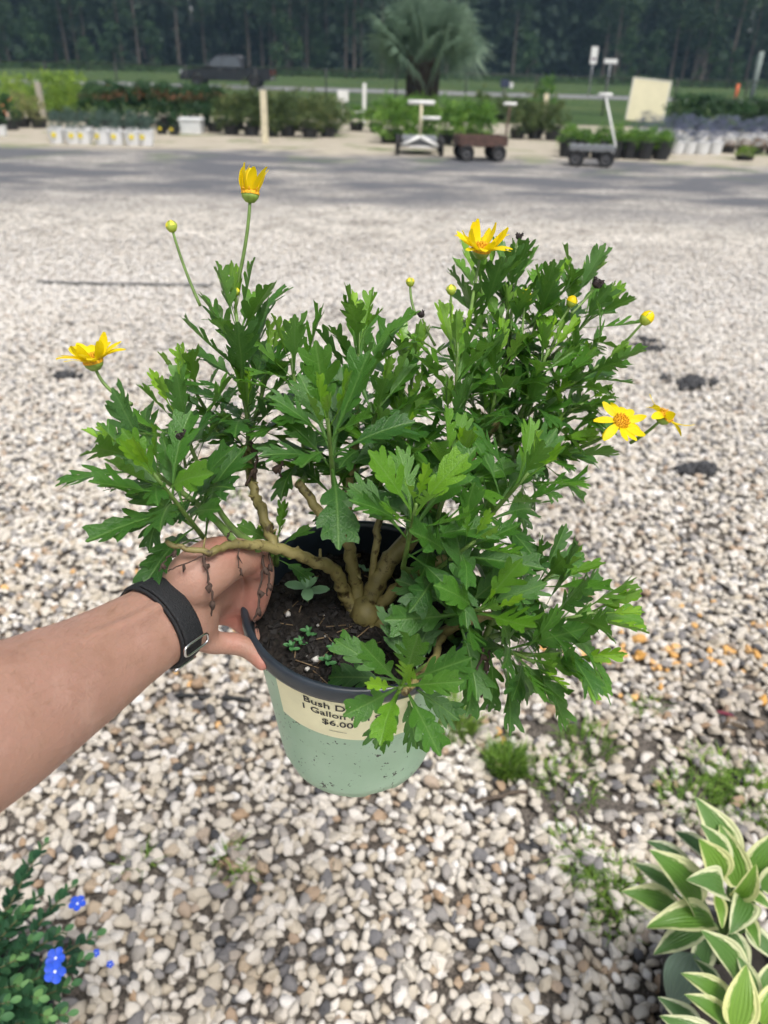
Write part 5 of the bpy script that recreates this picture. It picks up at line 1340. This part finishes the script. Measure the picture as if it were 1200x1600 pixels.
# ================================================================== PLANTS BESIDE THE PATH
def hosta_mat():
    m, t, p = newmat('variegated_hosta')
    uv = nd(t, 'ShaderNodeUVMap', uv_map='UVMap'); sx = nd(t, 'ShaderNodeSeparateXYZ'); t.links.new(uv.outputs[0], sx.inputs[0])
    g = nd(t, 'ShaderNodeTexCoord'); n = noise_(t, 9, 3, uv.outputs[0]); n2 = noise_(t, 14, 3, g.outputs['Object'])
    av = math_(t, 'ABSOLUTE', sx.outputs[1])                                    # 0 midrib .. 1 margin
    lim = math_(t, 'MULTIPLY_ADD', n.outputs[0], .5, .40)
    ed = nd(t, 'ShaderNodeMapRange'); t.links.new(math_(t, 'SUBTRACT', av, lim), ed.inputs[0]); ed.inputs[1].default_value = -.05; ed.inputs[2].default_value = .06
    at = nd(t, 'ShaderNodeAttribute', attribute_name='tint', attribute_type='OBJECT')
    grn = ramp(t, at.outputs['Fac'], [(0, (.05, .125, .045)), (.5, (.10, .22, .03)), (1, (.21, .37, .04))])
    crm = mixc(t, at.outputs['Fac'], (.60, .64, .46), (.70, .70, .26))
    c = mixc(t, ed.outputs[0], grn.outputs[0], crm)
    pl = math_(t, 'GREATER_THAN', .0, at.outputs['Fac']); c = mixc(t, pl, c, (.12, .18, .14))
    # lengthwise veins
    vn = math_(t, 'SINE', math_(t, 'MULTIPLY', sx.outputs[1], 26.0))
    c = mixc(t, math_(t, 'MULTIPLY', math_(t, 'MAXIMUM', vn, 0.0), .05), c, (.02, .06, .02))
    t.links.new(c, p.inputs['Base Color']); p.inputs['Roughness'].default_value = .42
    bump(t, p, vn, .3, .0025)
    tr = nd(t, 'ShaderNodeBsdfTranslucent'); t.links.new(c, tr.inputs['Color']); mx = nd(t, 'ShaderNodeMixShader'); mx.inputs[0].default_value = .22
    t.links.new(p.outputs[0], mx.inputs[1]); t.links.new(tr.outputs[0], mx.inputs[2]); t.links.new(mx.outputs[0], t.nodes['Material Output'].inputs[0])
    return m
HOSTA = hosta_mat()
def hosta_leaf(seed, arch, cup, wid):
    rs = random.Random(seed); nx, ny = 14, 8; vs, uv = [], []
    for i in range(nx + 1):
        t = i / nx
        wd = wid * (math.sin(math.pi * min(1, t ** .72)) ** .85) * (1 - .25 * t) + .012
        if i == nx: wd = .004
        ang = arch * t; bx_ = math.sin(ang) / arch; bz = -(1 - math.cos(ang)) / arch
        for j in range(ny + 1):
            s = 2 * j / ny - 1
            z = cup * wd * s * s + .018 * math.sin(t * 11 + seed + (2 if s > 0 else 0)) * abs(s) ** 3
            vs.append((bx_ + z * math.sin(ang), s * wd, bz + z * math.cos(ang))); uv.append((t, s))
    fs = [(i * (ny + 1) + j, (i + 1) * (ny + 1) + j, (i + 1) * (ny + 1) + j + 1, i * (ny + 1) + j + 1) for i in range(nx) for j in range(ny)]
    return leaf_mesh('leaf', (vs, fs, uv), HOSTA)
HL = [hosta_leaf(1, .9, .45, .24), hosta_leaf(2, .55, .3, .26), hosta_leaf(3, 1.25, .5, .23), hosta_leaf(4, .3, .65, .22)]
BLACKP = plain('black_nursery_pot', (.014, .015, .017), .55, .3, 30)
SOILD = plain('dark_potting_mix', (.02, .016, .013), .9, .5, 60, bmp=.6)
def small_pot(root, c, r, h, z0=0.0):
    mb = MB(); M = Matrix.Translation((c.x, c.y, z0))
    mb.lathe([(.002, .002), (r * .78, 0), (r * .97, h * .92), (r * 1.03, h * .93), (r * 1.03, h), (r * .97, h), (r * .94, h * .85)], 28, M)
    po = mb.build('pot', BLACKP, root)
    mb = MB(); mb.lathe([(r * .955, h * .86), (r * .5, h * .885), (.002, h * .88)], 24, M); mb.build('soil', SOILD, root)
    return po
def hosta(center, specs, label, name='hosta'):
    root = empty(name, (center.x, center.y, .0)); tag(root, label, 'hosta')
    small_pot(root, center, .095, .16)
    hub = Vector((center.x, center.y, .14))
    for k, (bx_, by_, bz_, tx, ty, tz, ln, vi, tint, rl) in enumerate(specs):
        b = U(bx_, by_, bz_); e = U(tx, ty, tz); x = (e - b).normalized(); L = (e - b).length * 1.06
        up = Vector((0, 0, 1)) + CD((0, 0, 1)) * .5; z = (up - x * up.dot(x)).normalized(); y = z.cross(x)
        M = Matrix(((x.x, y.x, z.x, 0), (x.y, y.y, z.y, 0), (x.z, y.z, z.z, 0), (0, 0, 0, 1)))
        arch = [.9, .55, 1.25, .3][vi]
        M = Matrix.Translation(b) @ M @ Matrix.Rotation(rl, 4, 'X') @ Matrix.Rotation(-arch * .5, 4, 'Y') @ Matrix.Diagonal((L, L * ln, L, 1))
        o = bpy.data.objects.new('leaf', HL[vi]); o.matrix_basis = M; o.parent = root; o.matrix_parent_inverse = WM(root).inverted(); o['tint'] = tint; link(o)
        mb = MB(); mb.tube(quadbez(hub, hub + Vector((0, 0, .05)) + (b - hub) * .4, b + (e - b) * .03, 6), [.004, .0036, .0032, .003, .003, .003], 6); mb.build('petiole', plain('petiole', (.12, .24, .06), .5), root)
Zh = 1.16
hosta(U(1150, 1440, 1.30), [
 (1062, 1425, 1.16, 975, 1395, 1.15, 1.0, 1, .45, .2), (1090, 1420, 1.14, 1015, 1330, 1.12, 1.05, 0, .45, .1), (1055, 1395, 1.18, 990, 1350, 1.19, .9, 1, .2, .3),
 (1075, 1360, 1.2, 1010, 1315, 1.22, .9, 0, .1, .2), (1125, 1375, 1.12, 1092, 1312, 1.10, 1.35, 0, .7, -.2), (1140, 1350, 1.13, 1095, 1290, 1.14, 1.0, 1, .35, .1),
 (1150, 1350, 1.15, 1088, 1250, 1.17, 1.0, 1, .4, -.1), (1155, 1385, 1.14, 1125, 1290, 1.15, 1.05, 0, .6, -.3), (1130, 1390, 1.07, 1072, 1375, 1.04, 1.25, 2, .3, 0),
 (1115, 1440, 1.12, 1010, 1450, 1.10, .95, 2, .5, .2), (1120, 1400, 1.09, 1128, 1450, 1.06, .9, 0, .75, 0), (1165, 1405, 1.1, 1140, 1460, 1.05, 1.2, 2, .3, 0),
 (1170, 1395, 1.1, 1205, 1420, 1.08, 1.2, 0, .5, 0), (1170, 1370, 1.14, 1215, 1300, 1.14, 1.2, 1, .5, .2), (1190, 1390, 1.12, 1250, 1350, 1.12, 1.2, 1, .4, .2),
 (1100, 1450, 1.15, 1025, 1490, 1.14, .9, 1, .25, .3), (1160, 1430, 1.12, 1185, 1480, 1.08, 1.1, 0, .5, 0), (1150, 1400, 1.1, 1180, 1350, 1.06, .9, 0, .7, 0), (1110, 1340, 1.2, 1055, 1300, 1.23, 1.0, 0, .1, 0), (1140, 1455, 1.14, 1165, 1530, 1.12, 1.1, 1, .3, 0), (1105, 1465, 1.17, 1085, 1530, 1.16, 1.1, 1, .15, 0), (1165, 1450, 1.14, 1215, 1500, 1.12, 1.1, 1, .25, 0)],
 'variegated hosta with cream-edged leaves standing beside the weedy gravel')
hosta(U(1150, 1590, 1.20), [
 (1085, 1490, 1.12, 1050, 1570, 1.12, 1.5, 1, -1.0, 0), (1155, 1530, 1.06, 1095, 1455, 1.05, 1.05, 0, .35, .1), (1125, 1540, 1.09, 1085, 1500, 1.1, .8, 1, .1, .1),
 (1140, 1570, 1.04, 1065, 1522, 1.04, .9, 0, .5, .1), (1150, 1610, 1.0, 1165, 1512, 1.02, 1.15, 1, .8, -.1), (1140, 1605, 1.02, 1070, 1555, 1.02, .9, 0, .5, .2),
 (1095, 1610, 1.06, 1030, 1560, 1.07, .9, 1, .1, 0), (1130, 1640, 1.0, 1035, 1590, 1.02, .9, 1, .3, 0), (1180, 1560, 1.04, 1150, 1490, 1.06, .9, 0, .3, 0),
 (1190, 1600, 1.0, 1225, 1530, 1.02, 1.2, 1, .8, 0), (1185, 1560, 1.06, 1215, 1500, 1.08, 1.0, 1, .4, 0), (1190, 1640, .98, 1240, 1600, .98, 1.0, 0, .5, 0), (1150, 1660, .98, 1140, 1720, .97, 1.0, 0, .5, 0)],
 'variegated hosta with one broad plain grey-green leaf hanging at its side')

# blue-flowered trailing plant in its pot
DAZE = foliage('blue_daze_leaf', [(.2, (.018, .06, .035)), (.45, (.035, .11, .05)), (.62, (.075, .19, .07)), (.85, (.17, .33, .11))], .6, .2, 12, .5)
BLUE = plain('blue_petal', (.015, .075, .55), .6, .15, 90)
def blue_plant():
    c = U(-45, 1640, 1.22); root = empty('blue_flowered_plant', (c.x, c.y, 0))
    tag(root, 'small-leaved trailing plant with blue flowers spilling over a black pot', 'potted plant')
    rs = random.Random(9); pc = Vector((c.x, c.y, 0)); small_pot(root, pc, .13, .2)
    shoots = [(70, 1318, 1.28), (112, 1385, 1.24), (60, 1400, 1.25), (100, 1455, 1.16), (150, 1462, 1.2), (50, 1470, 1.12), (10, 1430, 1.22), (130, 1500, 1.16), (25, 1500, 1.12), (60, 1560, 1.08), (105, 1585, 1.1), (15, 1565, 1.06),
              (-20, 1450, 1.2), (-30, 1520, 1.12), (80, 1520, 1.14), (40, 1425, 1.2), (0, 1590, 1.06), (75, 1590, 1.08), (-40, 1580, 1.1), (30, 1540, 1.1), (110, 1540, 1.14), (45, 1350, 1.28)]
    V, F, T = [], [], []
    st = MB()
    for k, q in enumerate(shoots):
        e = U(*q); b = pc + Vector((rs.uniform(-.05, .05), rs.uniform(-.05, .05), .19)); m_ = b + (e - b) * .45 + Vector((0, 0, .05)); P = quadbez(b, m_, e, 14)
        st.tube(P, [.0022 - .0001 * i for i in range(14)], 5)
        n = 32
        for i in range(n):
            t = .22 + .78 * i / (n - 1); fi = t * 13; j = min(12, int(fi)); p_ = P[j].lerp(P[j + 1], fi - j); d = (P[j + 1] - P[j]).normalized()
            az = i * GA; sd_ = frame(d).to_3x3() @ Vector((math.cos(az), math.sin(az), 0)); x = (sd_ + d * (.25 + .7 * t) + Vector((0, 0, .2))).normalized()
            nrm = (d + Vector((0, 0, .6)) - x * (d + Vector((0, 0, .6))).dot(x)).normalized()
            l_ = rs.uniform(.02, .028) * (1 if t < .9 else .7); mb = MB(); oval_leaf(mb, p_, x, nrm, l_, l_ * .62)
            bb = len(V); V += mb.v; F += [tuple(a + bb for a in f) for f in mb.f]; T += [(.95 if t > .93 else .2 + .3 * t) + rs.uniform(-.1, .1)] * len(mb.v)
    tag(st.build('stems', plain('daze_stem', (.14, .13, .06), .6), root), kind='stuff')
    me = bpy.data.meshes.new('foliage'); me.from_pydata(V, [], F); me.polygons.foreach_set('use_smooth', [True] * len(F)); me.materials.append(DAZE)
    a = me.attributes.new('tone', 'FLOAT', 'POINT'); a.data.foreach_set('value', T); me.update(); tag(mobj('foliage', me, root), kind='stuff')
    for px, py, Z, ax, r in [(121, 1412, 1.18, (.1, .8, .5), .0125), (87, 1497, 1.08, (0, .6, .8), .0135), (86, 1518, 1.07, (.1, .2, .95), .0150), (150, 1489, 1.18, (.6, .3, .4), .006), (172, 1507, 1.25, (.3, .6, .4), .006)]:
        F_ = Matrix.Translation(U(px, py, Z)) @ frame(CD(ax)); mb = MB()
        mb.lathe([(r * .16, 0), (r * .1, r * .14), (.0002, r * .16)], 10, F_); fl = mb.build('flower', plain('flower_eye', (.75, .78, .8), .5), root)
        for i in range(5):
            a0 = 2 * math.pi * i / 5; vs = [(0, 0, 0)] + [(r * (.55 + .45 * math.cos(s * 1.1)) * 1.05 * math.cos(a0 + s * .6), r * (.55 + .45 * math.cos(s * 1.1)) * 1.05 * math.sin(a0 + s * .6), r * .12 + .1 * r * abs(s)) for s in (-1, -.6, -.2, .2, .6, 1)]
            pm = MB(); pm.add([F_ @ Vector(v) for v in vs], [(0, i_, i_ + 1) for i_ in range(1, 6)]); pm.build('petal', BLUE, fl)
blue_plant()

# ------------------------------------------------------------------ weeds between the stones
GRASS = foliage('grass_blade', [(.2, (.09, .18, .03)), (.5, (.19, .34, .05)), (.8, (.32, .48, .09))], .6, .4, 20, .6)
def tuft(px, py, r, h, n, label, seed, flat=0.0):
    rs = random.Random(seed); c = G(px, py); mb = MB(); T = []
    for i in range(n):
        a = rs.uniform(0, 6.28); q = r * math.sqrt(rs.random()); b = c + Vector((q * math.cos(a), q * math.sin(a), 0))
        ln = h * rs.uniform(.5, 1.15); a2 = a + rs.gauss(0, .8); out = ln * rs.uniform(.2, .7 + flat); wd = rs.uniform(.0011, .0022)
        sd_ = Vector((-math.sin(a2), math.cos(a2), 0)) * wd; o = Vector((math.cos(a2), math.sin(a2), 0)) * out
        p1 = b + o * .25 + Vector((0, 0, ln * .55)); p2 = b + o + Vector((0, 0, ln * (.85 - flat * .4)))
        mb.add([b - sd_, b + sd_, p1 - sd_ * .8, p1 + sd_ * .8, p2], [(0, 1, 3, 2), (2, 3, 4)]); T += [rs.random()] * 5
    me = mb.mesh('grass_tuft', True, (GRASS,)); a = me.attributes.new('tone', 'FLOAT', 'POINT'); a.data.foreach_set('value', T)
    tag(mobj('grass_tuft', me), label, 'grass tuft', 'weedy grass tufts in the gravel')
tuft(790, 1205, .045, .075, 520, 'dense bright green grass tuft in the gravel below the pot', 1)
tuft(700, 1140, .07, .09, 330, 'grass tuft in the gravel close behind the green pot', 2)
tuft(912, 1165, .07, .06, 130, 'thin grass tuft next to the dark bare patch of gravel', 3, .3)
for k, (px, py, r, n) in enumerate([(880, 1235, .08, 120), (1165, 1245, .09, 520), (1075, 1255, .07, 170), (925, 1370, .06, 170), (965, 1400, .07, 220), (900, 1340, .06, 110), (960, 1440, .05, 70), (1010, 1110, .04, 60), (1100, 1205, .06, 120), (355, 1350, .03, 40), (375, 1375, .02, 30), (215, 1355, .03, 40), (370, 785, .06, 60), (850, 1205, .05, 60)]):
    tuft(px, py, r, .045, n, 'low sparse grass sprouting between pebbles', 20 + k, .5)
STICK = plain('dead_twig', (.10, .075, .055), .85, .3, 60)
def twig(pts, r, label, mat=STICK, name='twig', cat='twig', group=None):
    P = spline([G(*q[:2]) + Vector((0, 0, q[2])) for q in pts], 5); mb = MB(); rs = random.Random(label); mb.tube([p + Vector((rs.gauss(0, r * .4), rs.gauss(0, r * .4), 0)) for p in P], r, 6)
    tag(mb.build(name, mat), label, cat, group)
twig([(740, 1262, .02), (785, 1252, .022), (825, 1244, .02)], .005, 'dead twig lying beside the bright grass tuft')
twig([(275, 1095, .02), (330, 1098, .022), (390, 1102, .02)], .006, 'black rubber hose end lying on the gravel under the arm', plain('black_hose', (.012, .013, .013), .5), 'hose', 'hose')
twig([(60, 446, .03), (140, 449, .03), (230, 450, .03), (330, 452, .03)], .012, 'thin grey hose lying across the gravel yard', plain('grey_hose', (.14, .14, .14), .7), 'hose', 'hose')
def fallen_leaf(px, py, label, col, s):
    mb = MB(); c = G(px, py) + Vector((0, 0, .022)); oval_leaf(mb, c, Vector((.8, -.5, .15)), Vector((.1, -.2, 1)), s, s * .3, .3); tag(mb.build('fallen_leaf', plain('fallen_leaf', col, .6, .3, 40)), label, 'leaf')
fallen_leaf(1116, 1122, 'dark red fallen leaf lying on the gravel', (.16, .02, .04), .045); fallen_leaf(1128, 1140, 'brown fallen leaf lying against a red one', (.08, .055, .03), .06)
